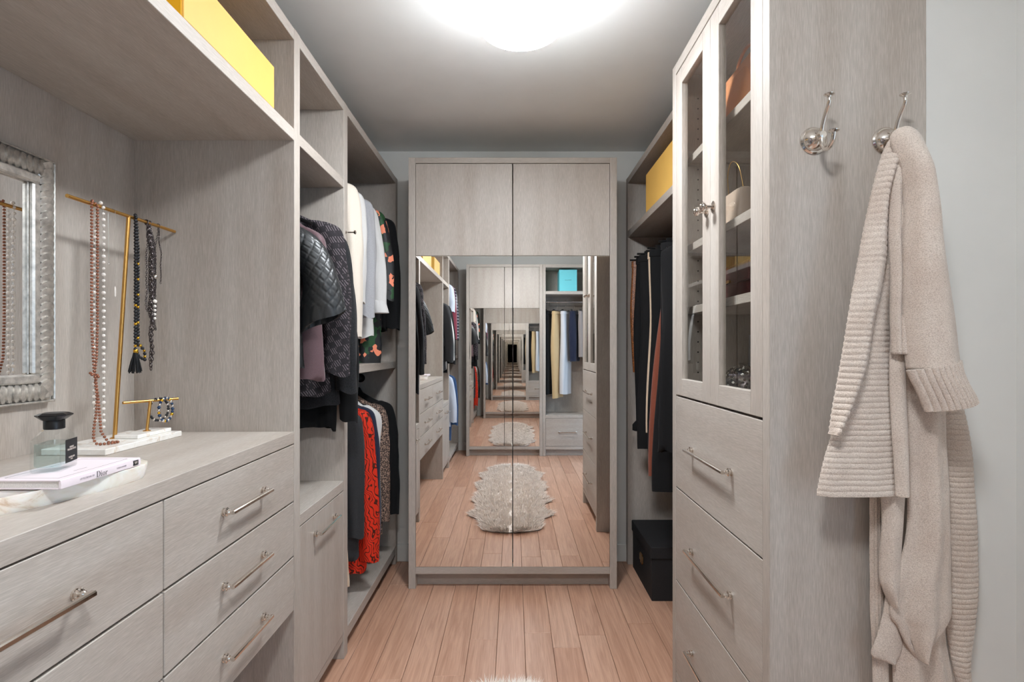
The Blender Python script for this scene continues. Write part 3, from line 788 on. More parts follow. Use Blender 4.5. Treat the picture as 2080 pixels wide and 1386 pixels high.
# -- lower rail
LZ = 1.095
g3 = 'clothes on the lower rail'
garment('camel_coat', 'camel and black coat at the near end of the lower rail', 'coat', g3, UX, 2.36, LZ, 0.16, 0.03, 0.80, C['beige'], None, seed=21, hangdesc='black hanger inside the camel coat')
garment('charcoal_blazer', 'charcoal wool blazer beside the red patterned blouse', 'blazer', g3, UX, 2.45, LZ, 0.175, 0.034, 0.70, C['charcoal'], 0.55, seed=22, slw=0.045, slt=0.034, splay=0.005, hangdesc='black hanger inside the charcoal blazer')
garment('patterned_blouse', 'bright red blouse with dark wavy lines', 'blouse', g3, UX, 2.56, LZ, 0.18, 0.05, 0.80, C['red'], 0.70, seed=23, slw=0.054, slt=0.05, splay=0.03, hangdesc='black hanger inside the red patterned blouse')
garment('navy_sweater', 'navy top between the red and the white clothes', 'top', g3, UX, 2.665, LZ, 0.185, 0.026, 0.72, C['navy'], 0.6, seed=24, slw=0.04, slt=0.03, splay=0.02, hangdesc='black hanger inside the navy top')
garment('white_tee', 'white top beside the leopard print shirt', 'top', g3, UX, 2.74, LZ, 0.185, 0.024, 0.76, C['white'], 0.2, seed=25, slw=0.04, slt=0.026, splay=0.0, hangdesc='black hanger inside the white top')
garment('leopard_shirt', 'brown leopard print shirt on the lower rail', 'shirt', g3, UX, 2.83, LZ, 0.195, 0.036, 0.72, C['leopard'], 0.6, seed=26, slw=0.046, slt=0.034, splay=0.012, hangdesc='black hanger inside the leopard print shirt')
garment('black_blazer', 'black blazer at the far end of the lower rail', 'blazer', g3, UX, 2.96, LZ, 0.20, 0.044, 0.66, C['black'], 0.60, seed=27, slw=0.05, slt=0.04, splay=0.025, hangdesc='black hanger inside the black blazer on the lower rail')

# -- right rail
RXR, RZ = 0.915, 1.84
g4 = 'clothes on the right rail'
trousers('leather_skirt', 'brown textured leather skirt at the far end of the right rail', 'skirt', g4, RXR, 3.06, RZ, 0.245, 0.026, 0.62, C['croc'], seed=31, hangdesc='black hanger clipped to the brown leather skirt')
trousers('ruffled_skirt', 'long black skirt with a ruffled hem', 'skirt', g4, RXR, 2.95, RZ, 0.245, 0.034, 0.93, C['black'], seed=32, flare=1.06, ruffle=0.012, hangdesc='black hanger clipped to the ruffled black skirt')
trousers('black_trousers', 'black trousers between the ruffled skirt and beige trousers', 'trousers', g4, RXR, 2.86, RZ, 0.25, 0.03, 1.02, C['black2'], seed=33, hangdesc='black hanger clipped to the black trousers')
trousers('beige_trousers', 'beige trousers on the right rail', 'trousers', g4, RXR, 2.775, RZ, 0.225, 0.03, 0.92, C['beige'], seed=34, hangdesc='black hanger clipped to the beige trousers')
trousers('dark_trousers', 'black tapered trousers beside the rust trousers', 'trousers', g4, RXR, 2.70, RZ, 0.235, 0.028, 1.05, C['black'], seed=35, hangdesc='black hanger clipped to the tapered trousers')
trousers('rust_trousers', 'rust red wide trousers on the right rail', 'trousers', g4, RXR, 2.62, RZ, 0.18, 0.034, 1.10, C['rust'], seed=36, flare=1.5, hangdesc='black hanger clipped to the rust trousers')
trousers('cargo_trousers', 'long black cargo trousers with a side pocket flap', 'trousers', g4, RXR, 2.53, RZ, 0.225, 0.04, 1.16, C['black2'], seed=37, flare=1.15, hangdesc='black hanger clipped to the cargo trousers')
garment('sleeveless_dress', 'black sleeveless dress nearest the glazed cabinet', 'dress', g4, RXR, 2.40, RZ, 0.262, 0.045, 0.96, C['black2'], None, seed=38, flare=1.0, hangdesc='black hanger inside the sleeveless dress')

# -- rear cabinet (seen in the mirror): hangers run front to back
g5 = 'trousers in the rear cabinet'
for nm, lb, x_, hw_, ht_, ln, mt, sd in (
    ('black_trousers', 'black trousers beside the khaki ones in the mirror', 0.435, 0.13, 0.040, 1.00, 'black', 41),
    ('khaki_trousers', 'khaki cotton trousers reflected in the mirror', 0.535, 0.13, 0.044, 1.04, 'khaki', 42),
    ('white_trousers', 'pale grey cotton trousers reflected in the mirror', 0.635, 0.13, 0.044, 0.99, 'palegrey', 43),
    ('navy_shorts', 'short navy trousers reflected in the mirror', 0.74, 0.13, 0.048, 0.60, 'navy', 44),
    ('taupe_trousers', 'taupe trousers beside the navy ones in the mirror', 0.84, 0.13, 0.04, 0.55, 'taupe', 45)):
    trousers(nm, lb, 'trousers', g5, x_, -0.88, 1.84, hw_, ht_, ln, C[mt], rotz=PI / 2 + 0.42 + random.uniform(-0.08, 0.08), seed=sd, drop=0.12, hangdesc='black hanger clipped to the ' + lb)

# -- reflected left cabinets
g6 = 'clothes on the reflected left rails'
garment('grey_blazer', 'dark grey blazer above the reflected hamper', 'blazer', g6, HX, 0.30, HZ, 0.215, 0.045, 0.72, C['charcoal'], 0.58, seed=51, splay=0.05, hangdesc='hanger inside the reflected dark grey blazer')
garment('white_shirt', 'white shirt between blazers above the reflected hamper', 'shirt', g6, HX, 0.21, HZ, 0.21, 0.035, 0.7, C['white'], 0.56, seed=52, splay=0.05, hangdesc='hanger inside the reflected white shirt')
garment('black_blazer', 'black blazer above the reflected hamper', 'blazer', g6, HX, 0.11, HZ, 0.215, 0.045, 0.74, C['black2'], 0.6, seed=53, splay=0.05, hangdesc='hanger inside the reflected black blazer')
garment('blue_shirt', 'pale blue shirt on the reflected upper rail', 'shirt', g6, UX, -0.22, UZ, 0.19, 0.04, 0.66, C['lightblue'], 0.3, seed=54, splay=0.02, hangdesc='hanger inside the reflected pale blue shirt')
garment('burgundy_shirt', 'burgundy shirt on the reflected upper rail', 'shirt', g6, UX, -0.34, UZ, 0.19, 0.045, 0.7, C['burgundy'], 0.6, seed=55, splay=0.03, hangdesc='hanger inside the reflected burgundy shirt')
garment('checked_shirt', 'dark checked shirt on the reflected upper rail', 'shirt', g6, UX, -0.50, UZ, 0.195, 0.05, 0.7, C['check'], 0.6, seed=56, splay=0.03, hangdesc='hanger inside the reflected checked shirt')
garment('white_blouse', 'white blouse on the reflected lower rail', 'blouse', g6, UX, -0.22, LZ, 0.19, 0.05, 0.6, C['lightblue'], 0.5, seed=57, splay=0.04, hangdesc='hanger inside the reflected white blouse')
garment('denim_jacket', 'blue denim jacket on the reflected lower rail', 'jacket', g6, UX, -0.38, LZ, 0.195, 0.055, 0.76, C['blue'], 0.55, seed=58, splay=0.035, hangdesc='hanger inside the reflected denim jacket')

# ------------------------------------------------------------------ storage boxes
def yellow_box(y0, y1, z1, x0, x1, label, side):
    t = thing('storage_box', label, 'box', ((x0 + x1) / 2, (y0 + y1) / 2, SH1), 'yellow boxes on the top shelves')
    part('base', B(x0 + 0.002, x1 - 0.002, y0 + 0.002, y1 - 0.002, SH1, z1 - 0.03), M_yellow, t, 0.001)
    part('lid', B(x0, x1, y0, y1, z1 - 0.045, z1), M_yellow, t, 0.001)
    return t
def slipcase(y0, y1, z1, x0, x1, label, out):
    """plain-sided drawer box: sleeve with a recessed end"""
    t = thing('storage_box', label, 'box', ((x0 + x1) / 2, (y0 + y1) / 2, SH1), 'yellow boxes on the top shelves')
    part('sleeve', B(x0, x1, y0 + 0.004, y1, SH1 + 0.0005, z1), M_yellow, t, 0.001)
    part('end_panel', B(x0 + 0.004, x1 - 0.004, y0, y0 + 0.004, SH1 + 0.004, z1 - 0.004), M_yellow2, t)
    return t
slipcase(1.133, 1.566, 2.078, -1.05, LX - 0.002, 'long yellow box over the vanity, nearest the hamper cabinet', 1)
slipcase(0.60, 0.95, 2.078, -1.05, LX - 0.004, 'yellow box over the vanity seen only in the mirror', 1)
slipcase(2.2, 2.755, 2.150, RH + 0.004, 1.05, 'yellow box on the shelf beside the glazed cabinet', -1)

tb = thing('gift_box', 'turquoise box on the shelf of the rear cabinet', 'box', (0.65, -0.84, SH1))
part('box_body', B(0.545, 0.755, -0.99, -0.735, SH1, 2.214), M_teal, tb, 0.0015)
def text_part(s, size, mat, parent, world, rot, name='lettering', ex=0.0002, ax='CENTER', shear=0.0, spacing=1.0):
    cu = bpy.data.curves.new('lettering', 'FONT'); cu.body = s; cu.size = size; cu.align_x = ax; cu.align_y = 'CENTER'; cu.extrude = ex
    cu.space_character = spacing
    tmp = bpy.data.objects.new('lettering_tmp', cu); COL.objects.link(tmp)
    me = bpy.data.meshes.new_from_object(tmp.evaluated_get(bpy.context.evaluated_depsgraph_get()))
    bpy.data.objects.remove(tmp); bpy.data.curves.remove(cu)
    me.materials.clear(); me.materials.append(mat)
    return link(name, me, parent, world, rot)
text_part('TIFFANY & CO.', 0.012, M_ink, tb, (0.65, -0.7345, 2.09), (PI / 2, 0, PI))

bb = thing('storage_box', 'black lidded storage box with brass label holder on the floor', 'box', (0.85, 2.93, 0))
part('base', B(0.693, 1.01, 2.713, 3.144, 0, 0.236), M_blackbox, bb, 0.002)
part('lid', B(0.687, 1.016, 2.707, 3.15, 0.212, 0.272), M_blackbox, bb, 0.003)
lh = MB(); ly = 2.93
lh.box(0.6895, 0.693, ly - 0.038, ly + 0.038, 0.115, 0.150); lh.box(0.6895, 0.693, ly - 0.022, ly + 0.022, 0.150, 0.160); lh.box(0.6895, 0.693, ly - 0.022, ly + 0.022, 0.105, 0.115)
part('label_holder', lh, M_brass, bb, 0.001)

# ------------------------------------------------------------------ wall hooks
def hook(x, label):
    y, z = TC0, 1.729
    t = thing('robe_hook', label, 'hook', (x, y, z), 'robe hooks on the end panel')
    part('rosette', MB().lathe([(0.0305, 0), (0.0305, -0.003), (0.027, -0.006), (0.0255, -0.006), (0.0245, -0.010), (0.020, -0.0165), (0.012, -0.021), (0.009, -0.0225), (0.0085, -0.028), (0.011, -0.031), (0.011, -0.036), (0.0075, -0.040), (0.001, -0.0405)][::-1], (x, y, z), 'Y', 36), M_chrome, t, smooth=35)
    up = spline([(x, y - 0.034, z), (x, y - 0.037, z + 0.018), (x, y - 0.050, z + 0.042), (x, y - 0.062, z + 0.058), (x, y - 0.062, z + 0.072)], 16)
    part('upper_arm', MB().tube(up, [0.0052 - 0.0012 * i / 15 for i in range(16)], 12), M_chrome, t, smooth=60)
    part('upper_finial', MB().lathe([(0.0042, -0.004), (0.005, 0), (0.0105, 0.003), (0.011, 0.0045), (0.005, 0.006), (0.001, 0.0065)], (x, y - 0.062, z + 0.072), 'Z', 18), M_chrome, t, smooth=40)
    lo = spline([(x, y - 0.034, z), (x, y - 0.036, z - 0.020), (x, y - 0.046, z - 0.034), (x, y - 0.062, z - 0.036), (x, y - 0.075, z - 0.026), (x, y - 0.079, z - 0.013)], 20)
    part('lower_arm', MB().tube(lo, [0.0056 - 0.001 * i / 19 for i in range(20)], 12), M_chrome, t, smooth=60)
    part('lower_finial', MB().lathe([(0.0044, -0.004), (0.005, 0), (0.0105, 0.003), (0.011, 0.0045), (0.005, 0.006), (0.001, 0.0065)], (x, y - 0.079, z - 0.012), 'Z', 18), M_chrome, t, smooth=40)
    return t
hook(0.673, 'empty polished nickel robe hook on the end panel')
hook(0.835, 'polished nickel robe hook carrying the oatmeal cardigan')

# ------------------------------------------------------------------ oatmeal cardigan on the second hook
cg = thing('knit_cardigan', 'oatmeal knitted cardigan hanging from the right hook', 'cardigan', (0.84, 1.16, 0.55))
def drape(name, rows, y0, bulge=0.02, ribs=None, rp=0.0105, ramp_=0.0022, folds=(), thick=0.006, nr=60, ns=22, slant=0.0, ybot=None, dome=0.0):
    """rows: (py, px_left, px_right) as measured; y0 the hanging depth. Builds a draped, folded, thick sheet."""
    R = spline([tuple(map(float, r)) for r in rows], nr); nrib = nr
    if ribs == 'h':
        H = (R[-1][0] - R[0][0]) / F * y0; nr = int(max(nr, H / rp * 7)); R = spline([tuple(map(float, r)) for r in rows], nr)
    if ribs == 'v': ns = 70
    mb = MB(); grid = []
    for i, (py, l, r) in enumerate(R):
        tt = i / (len(R) - 1); line = []
        yb = y0 + ((ybot - y0) * tt if ybot else 0)
        for j in range(ns + 1):
            s = j / ns
            px = l + (r - l) * s
            d = bulge * (math.sin(PI * min(1, max(0, s))) ** 0.8) 
            if dome: d *= math.sqrt(min(1, max(0.0, (py - R[0][0]) / dome)))
            for (fs, fw, fa) in folds:
                d += fa * math.exp(-((s - fs) / fw) ** 2) * min(1, 0.25 + tt)
            y = yb - d
            xw = (px - CX) / F * yb
            zw = CH + (CY - (py + slant * (s - 0.5) * 40)) / F * yb
            if ribs == 'h':
                y -= ramp_ * abs(math.sin(PI * (zw + 0.12 * slant * xw + 0.0012 * mnoise.noise((xw * 30, zw * 12, 0))) / rp))
            elif ribs == 'v':
                y -= ramp_ * abs(math.sin(PI * s * (abs(R[len(R) // 2][2] - R[len(R) // 2][1]) / F * yb / rp)))
            y += 0.004 * mnoise.noise((xw * 12, zw * 9, 3.1))
            line.append((xw, y, zw))
        grid.append(line)
    mb.loft(grid, False, False)
    o = part(name, mb, M_knit, cg, smooth=80)
    so = o.modifiers.new('thickness', 'SOLIDIFY'); so.thickness = thick; so.offset = 0
    return o
# back layers first
drape('back_border', [(800, 1893, 1945), (860, 1900, 1962), (930, 1906, 1972), (1000, 1910, 1977), (1100, 1912, 1983), (1200, 1912, 1983), (1260, 1916, 1977), (1340, 1930, 1968), (1400, 1942, 1970)], 1.19, 0.012, 'h', rp=0.0115, slant=0.35)
drape('vertical_band', [(960, 1770, 1795), (1050, 1767, 1792), (1200, 1768, 1794), (1300, 1771, 1800), (1420, 1772, 1800)], 1.188, 0.006, 'v', rp=0.006)
drape('back_hem', [(1180, 1815, 1925), (1280, 1812, 1918), (1340, 1812, 1926), (1420, 1814, 1942)], 1.175, 0.012, folds=((0.3, 0.1, 0.012), (0.75, 0.08, 0.012)))
drape('hem_corner', [(1200, 1801, 1812), (1250, 1793, 1828), (1290, 1781, 1832), (1326, 1768, 1826), (1338, 1790, 1818), (1344, 1806, 1814)], 1.168, 0.008)
drape('front_edge_corner', [(980, 1788, 1836), (1060, 1791, 1831), (1120, 1787, 1828), (1170, 1786, 1825), (1200, 1795, 1820), (1228, 1809, 1814)], 1.158, 0.016, folds=((0.3, 0.2, 0.006),))
drape('back_panel', [(640, 1826, 1908), (760, 1836, 1912), (900, 1842, 1921), (1000, 1843, 1925), (1100, 1838, 1928), (1180, 1815, 1929), (1245, 1808, 1929), (1270, 1822, 1918), (1300, 1836, 1892), (1326, 1853, 1868), (1332, 1859, 1863)], 1.155, 0.02, folds=((0.22, 0.1, -0.012), (0.5, 0.14, 0.014), (0.85, 0.08, 0.006)))
# collar side
drape('ribbed_lapel', [(330, 1800, 1824), (420, 1790, 1824), (560, 1766, 1818), (700, 1726, 1808), (800, 1704, 1810), (880, 1688, 1814), (930, 1672, 1817), (970, 1662, 1820), (1000, 1657, 1823), (1006, 1658, 1824)], 1.150, 0.016, 'h', rp=0.0115, folds=((0.12, 0.12, 0.006),), ybot=1.135)
drape('front_strip', [(318, 1818, 1838), (450, 1820, 1838), (600, 1815, 1836), (760, 1808, 1836), (880, 1813, 1840), (960, 1818, 1842), (1008, 1820, 1843)], 1.138, 0.012, ybot=1.122)
drape('folded_collar', dome=60, rows=[(272, 1822, 1828), (284, 1808, 1830), (300, 1797, 1826), (330, 1786, 1818), (400, 1768, 1800), (520, 1744, 1796), (650, 1721, 1772), (750, 1704, 1753), (820, 1691, 1725), (862, 1686, 1703), (882, 1684, 1690)], y0=1.122, bulge=0.016, ribs='h', rp=0.0125, ramp_=0.0034, folds=((0.6, 0.2, 0.008),))
# sleeve with ribbed cuff
drape('shoulder_fold', dome=60, rows=[(264, 1828, 1842), (276, 1814, 1852), (300, 1806, 1856), (360, 1805, 1846), (480, 1806, 1841), (620, 1810, 1838), (720, 1812, 1838)], y0=1.118, bulge=0.02, folds=((0.45, 0.12, -0.01),))
drape('sleeve', dome=90, rows=[(260, 1838, 1842), (263, 1826, 1853), (270, 1815, 1863), (284, 1808, 1872), (310, 1814, 1880), (350, 1828, 1887), (420, 1834, 1900), (520, 1832, 1915), (620, 1833, 1930), (700, 1838, 1941), (750, 1842, 1948)], y0=1.105, bulge=0.042, folds=((0.2, 0.1, 0.006), (0.8, 0.12, -0.004)))
drape('cuff', [(742, 1842, 1948), (765, 1852, 1952), (790, 1864, 1962), (815, 1874, 1976), (826, 1878, 1980)], 1.098, 0.034, 'v', rp=0.0085, ramp_=0.0035, slant=-0.5)

# ------------------------------------------------------------------ sheepskin rug
def rug():
    t = thing('sheepskin_rug', 'shaggy cream sheepskin rug on the oak floor', 'rug', (0.0, 0.93, 0))
    y0, y1, xc = -0.10, 1.99, -0.02
    def width(v):                     # v 0..1 along the rug; lobed outline
        w = 0.20 + 0.10 * math.sin(PI * v) ** 0.5
        w += 0.028 * math.cos(v * 2 * PI * 5.0) + 0.014 * math.cos(v * 2 * PI * 11 + 1)
        end = min(v, 1 - v)
        if end < 0.07: w *= math.sqrt(max(0.0, 1 - ((0.07 - end) / 0.07) ** 2)) * 0.85 + 0.15 * (end / 0.07)
        return max(0.004, w)
    NV, NU = 80, 24; top = []
    for i in range(NV + 1):
        v = i / NV; y = y0 + (y1 - y0) * v; w = width(v); row = []
        for j in range(NU + 1):
            u = -1 + 2 * j / NU
            x = xc + u * w + 0.012 * math.sin(v * 40 + (1 if u > 0 else 3))
            h = 0.006 + 0.020 * (1 - abs(u) ** 4) * min(1, min(v, 1 - v) / 0.04) * (0.8 + 0.4 * mnoise.noise((x * 12, y * 12, 0)))
            row.append((x, y, h))
        top.append(row)
    bot = [[(x, y, 0.001) for x, y, h in r] for r in top]
    mb = MB().loft(top, False, False, True).loft(bot, False, False)
    part('pelt', mb, M_wool, t, smooth=80)
    rnd = random.Random(3); mb = MB()
    for k in range(26000):
        v = rnd.random(); w = width(v); u = rnd.uniform(-1, 1); u = math.copysign(abs(u) ** 0.85, u)
        y = y0 + (y1 - y0) * v; x = xc + u * w + 0.012 * math.sin(v * 40 + (1 if u > 0 else 3))
        e = max(abs(u), 1 - min(v, 1 - v) / 0.03)
        L = rnd.uniform(0.028, 0.05)
        cl = mnoise.noise((x * 22, y * 22, 5)); cl2 = mnoise.noise((x * 22, y * 22, 9))
        dx = 0.5 * cl + rnd.uniform(-0.25, 0.25) + 0.8 * u * abs(u) ** 3; dy = 0.5 * cl2 + rnd.uniform(-0.25, 0.25) + (0.8 if v > 0.97 else -0.8 if v < 0.03 else 0)
        dz = 1.0 - 0.55 * min(1, max(0, e)) ** 4
        a = rnd.uniform(0, PI); q = 0.0017; wx, wy = q * math.cos(a), q * math.sin(a)
        z = 0.012
        p1 = (x + dx * L * 0.45, y + dy * L * 0.45, z + dz * L * 0.55); p2 = (x + dx * L * 1.1, y + dy * L * 1.1, z + dz * L * 0.8)
        b = len(mb.v)
        mb.v += [(x - wx, y - wy, z), (x + wx, y + wy, z), (p1[0] + wx, p1[1] + wy, p1[2]), (p1[0] - wx, p1[1] - wy, p1[2]), p2]
        mb.f += [(b, b + 1, b + 2, b + 3), (b + 3, b + 2, b + 4)]
    o = part('wool_pile', mb, M_wool, t); o['kind'] = 'stuff'
rug()

# ------------------------------------------------------------------ silver framed mirror above the worktop
wm = thing('framed_mirror', 'silver framed wall mirror with overlapping scalloped moulding', 'mirror', (LB + 0.012, YM, 1.13))
fx = LB + 0.012; my0, my1, mz0, mz1 = 2 * YM - 1.392, 1.392, 1.128, 1.742
fwid = 0.072
def frame_ring(a, b, x0, x1):          # a, b insets from the outer edge
    mb = MB()
    mb.box(x0, x1, my0 + a, my1 - a, mz0 + a, mz0 + b); mb.box(x0, x1, my0 + a, my1 - a, mz1 - b, mz1 - a)
    mb.box(x0, x1, my0 + a, my0 + b, mz0 + b, mz1 - b); mb.box(x0, x1, my1 - b, my1 - a, mz0 + b, mz1 - b)
    return mb
part('frame_back', frame_ring(0.0, fwid, fx, fx + 0.012), M_silver, wm, 0.001)
part('outer_bead', frame_ring(0.0, 0.005, fx + 0.012, fx + 0.020), M_silver, wm, 0.002)
part('inner_bevel', frame_ring(fwid - 0.022, fwid, fx + 0.012, fx + 0.026), M_silver, wm, 0.004)
part('mirror_glass', B(fx + 0.002, fx + 0.010, my0 + fwid, my1 - fwid, mz0 + fwid, mz1 - fwid), M_mirror, wm)
# one scallop: a shallow half dome, its rounded lip raised
sR = 0.0233
prof = []
mbs = MB(); rings = []
NA = 14
for i in range(6):
    f = i / 5
    ring = []
    for k in range(NA + 1):
        a = PI * k / NA
        yy = sR * math.cos(a) * (0.25 + 0.75 * f) if False else sR * math.cos(a) * (0.55 + 0.45 * f)
        zz = sR * 1.05 * math.sin(a) * f
        cyl = math.sqrt(max(0, 1 - (yy / (sR * 1.02)) ** 2))
        xx = 0.011 * cyl + 0.007 * f * math.sin(a)
        ring.append((xx, yy, zz))
    rings.append(ring)
low = [[(0.0, y_, -0.024) for (x_, y_, z_) in rings[0]], [(0.010 * math.sqrt(max(0, 1 - (y_ / (sR * 1.02)) ** 2)), y_, -0.022) for (x_, y_, z_) in rings[0]]]
skirt = [[(x_ * 0.45, y_ * 0.97, z_ * 0.97) for (x_, y_, z_) in rings[-1]]]
mbs.loft(low + rings + skirt, False, False, True)
scal = mbs.mesh('scallop', M_silver, smooth=50)
mid = 0.005 + sR
sp = 0.0172
nz_ = int((mz1 - mz0 - 0.05) / sp)
for k in range(nz_):
    z = mz0 + 0.025 + (k + 0.5) * (mz1 - mz0 - 0.05) / nz_
    for yy in (my0 + mid, my1 - mid):
        link('scallop', scal, wm, (fx + 0.012, yy, z))
ny_ = int((my1 - my0 - 0.05) / sp)
for k in range(ny_):
    yy = my0 + 0.025 + (k + 0.5) * (my1 - my0 - 0.05) / ny_
    for z in (mz0 + mid, mz1 - mid):
        link('scallop', scal, wm, (fx + 0.012, yy, z), (PI / 2, 0, 0))

# ------------------------------------------------------------------ alabaster tray, book, perfume
WT = 1.0026
tray_pts = [(-0.760, 1.122), (-0.740, 1.08), (-0.745, 1.0), (-0.768, 0.903), (-0.7935, 0.837), (-0.815, 0.77), (-0.85, 0.735), (-0.885, 0.75), (-0.895, 0.81), (-0.882, 0.9), (-0.870, 1.0), (-0.858, 1.08), (-0.835, 1.125), (-0.795, 1.138), (-0.760, 1.122)]
tp = spline(tray_pts, 85)[:-1]
tcx = sum(p[0] for p in tp) / len(tp); tcy = sum(p[1] for p in tp) / len(tp)
def sc_(f): return [(tcx + (x - tcx) * f, tcy + (y - tcy) * f) for x, y in tp]
mb = MB(); rings = []
for f, z in ((0.97, 0), (0.985, 0.003), (1.015, 0.024), (1.01, 0.0275), (0.99, 0.0280), (0.90, 0.0265)):
    rings.append([(x, y, WT + z) for x, y in sc_(f)])
mb.loft(rings, True, True, True)
solo('alabaster_tray', mb, M_alab, 'veined alabaster oval tray under the pink book', 'tray', smooth=40)

bz = WT + 0.0284; bx0, bx1, by0, by1, bt = -0.860, -0.742, 0.886, 1.075, 0.0155
bk = thing('book', 'small pale pink hardback book on the alabaster tray', 'book', ((bx0 + bx1) / 2, (by0 + by1) / 2, bz))
mb = MB(); mb.box(bx0, bx1, by0, by1, bz, bz + 0.0022); mb.box(bx0, bx1, by0, by1, bz + bt - 0.0022, bz + bt)
part('cover', mb, M_pink, bk, 0.0006)
sp_rings = []
for yy in (by0, by1):
    sp_rings.append([(bx1 - 0.002, yy, bz), (bx1 + 0.0012, yy, bz + 0.001), (bx1 + 0.0022, yy, bz + bt / 2), (bx1 + 0.0012, yy, bz + bt - 0.001), (bx1 - 0.002, yy, bz + bt)])
part('spine', MB().loft(sp_rings, True, True, False), M_pink, bk, smooth=60)
part('pages', B(bx0 + 0.003, bx1 - 0.002, by0 + 0.003, by1 - 0.003, bz + 0.0022, bz + bt - 0.0022), M_page, bk)
mb = MB(); zt = bz + bt; i1 = 0.014
for a in ((bx0 + i1, bx1 - i1, by0 + i1, by0 + i1 + 0.0008), (bx0 + i1, bx1 - i1, by1 - i1 - 0.0008, by1 - i1), (bx0 + i1, bx0 + i1 + 0.0008, by0 + i1, by1 - i1), (bx1 - i1 - 0.0008, bx1 - i1, by0 + i1, by1 - i1)):
    mb.box(*a, zt, zt + 0.0001)
mb.box(bx1 - 0.034, bx1 - 0.0332, 0.955, 0.985, zt, zt + 0.0001)
part('cover_line', mb, M_ink, bk)
SPX = bx1 + 0.0023; spz = bz + bt / 2
RS = (PI / 2, 0, PI / 2)
text_part('LITTLE BOOK OF', 0.0042, M_inkgrey, bk, (SPX, 0.9405, spz), RS)
text_part('KAREN HOMER', 0.0036, M_inkgrey, bk, (SPX, 1.0225, spz), RS)
# serif title letters
def quad_strip(mb, outer, inner):
    b = len(mb.v); n = len(outer)
    for o_, i_ in zip(outer, inner): mb.v += [(o_[0], o_[1], 0), (i_[0], i_[1], 0)]
    for k in range(n - 1): mb.f.append((b + 2 * k, b + 2 * k + 2, b + 2 * k + 3, b + 2 * k + 1))
def rect(mb, x0, x1, y0, y1):
    b = len(mb.v); mb.v += [(x0, y0, 0), (x1, y0, 0), (x1, y1, 0), (x0, y1, 0)]; mb.f.append((b, b + 1, b + 2, b + 3))
def arc(cx, cy, rx, ry, a0, a1, n=20): return [(cx + rx * math.cos(a0 + (a1 - a0) * k / n), cy + ry * math.sin(a0 + (a1 - a0) * k / n)) for k in range(n + 1)]
mb = MB()
rect(mb, 0.1, 0.23, 0, 1); rect(mb, 0, 0.34, 0, 0.045); rect(mb, 0, 0.34, 0.955, 1)
quad_strip(mb, arc(0.34, 0.5, 0.5, 0.5, -PI / 2, PI / 2), arc(0.34, 0.5, 0.36, 0.455, -PI / 2, PI / 2))
ox = 0.96
rect(mb, ox + 0.08, ox + 0.19, 0, 0.62); rect(mb, ox, ox + 0.27, 0, 0.04); rect(mb, ox, ox + 0.1, 0.58, 0.62)
quad_strip(mb, arc(ox + 0.13, 0.83, 0.075, 0.075, 0, 2 * PI), arc(ox + 0.13, 0.83, 0.001, 0.001, 0, 2 * PI))
ox = 1.33
quad_strip(mb, arc(ox + 0.3, 0.31, 0.3, 0.33, 0, 2 * PI), arc(ox + 0.3, 0.31, 0.18, 0.295, 0, 2 * PI))
ox = 2.03
rect(mb, ox + 0.08, ox + 0.19, 0, 0.62); rect(mb, ox, ox + 0.29, 0, 0.04); rect(mb, ox, ox + 0.1, 0.58, 0.62)
quad_strip(mb, arc(ox + 0.36, 0.4, 0.2, 0.22, PI * 0.95, PI * 0.3), arc(ox + 0.36, 0.38, 0.16, 0.17, PI * 0.95, PI * 0.3))
quad_strip(mb, arc(ox + 0.42, 0.54, 0.06, 0.06, 0, 2 * PI), arc(ox + 0.42, 0.54, 0.001, 0.001, 0, 2 * PI))
sca = 0.0104
mb.v = [((x - 1.25) * sca, (y - 0.5) * sca, z) for x, y, z in mb.v]
link('title_lettering', mb.mesh('title_lettering', M_ink), bk, (SPX + 0.0002, 0.974, spz), RS)
part('publisher_mark', B(SPX - 0.0005, SPX + 0.0001, 1.054, 1.068, bz + 0.003, bz + bt - 0.003), M_ink, bk)
text_part('W', 0.0085, M_inkwhite, bk, (SPX + 0.0003, 1.061, spz), RS)

pz = bz + bt
pb = thing('perfume_bottle', 'clear glass perfume bottle of aqua liquid with black cap', 'bottle', (-0.806, 0.964, pz))
bx, by, BR = -0.820, 0.967, math.radians(17)
cb_, sb_ = math.cos(BR), math.sin(BR)
def brot(lx, ly): return (bx + lx * cb_ - ly * sb_, by + lx * sb_ + ly * cb_)
def octa(hx, hy, c, z): return [brot(sx * (hx if q else hx - c), sy * (hy - c if q else hy)) + (z,) for sx, sy, q in ((1, -1, 0), (1, -1, 1), (1, 1, 1), (1, 1, 0), (-1, 1, 0), (-1, 1, 1), (-1, -1, 1), (-1, -1, 0))]
mb = MB().loft([octa(0.021, 0.033, 0.006, pz + 0.0002), octa(0.0225, 0.0355, 0.006, pz + 0.003), octa(0.0225, 0.0355, 0.006, pz + 0.054), octa(0.0215, 0.034, 0.006, pz + 0.057), octa(0.014, 0.019, 0.005, pz + 0.0705), octa(0.0125, 0.0135, 0.004, pz + 0.0725)])
part('glass_body', mb, M_bglass, pb)
mb = MB().loft([octa(0.0175, 0.030, 0.006, pz + 0.009), octa(0.0185, 0.0315, 0.006, pz + 0.011), octa(0.0185, 0.0315, 0.006, pz + 0.049)])
part('liquid', mb, M_liquid, pb)
part('collar', MB().lathe([(0.0145, 0.0725), (0.0155, 0.0735), (0.0155, 0.0875), (0.0148, 0.0885)], (bx, by, pz), 'Z', 28), M_black, pb, smooth=40)
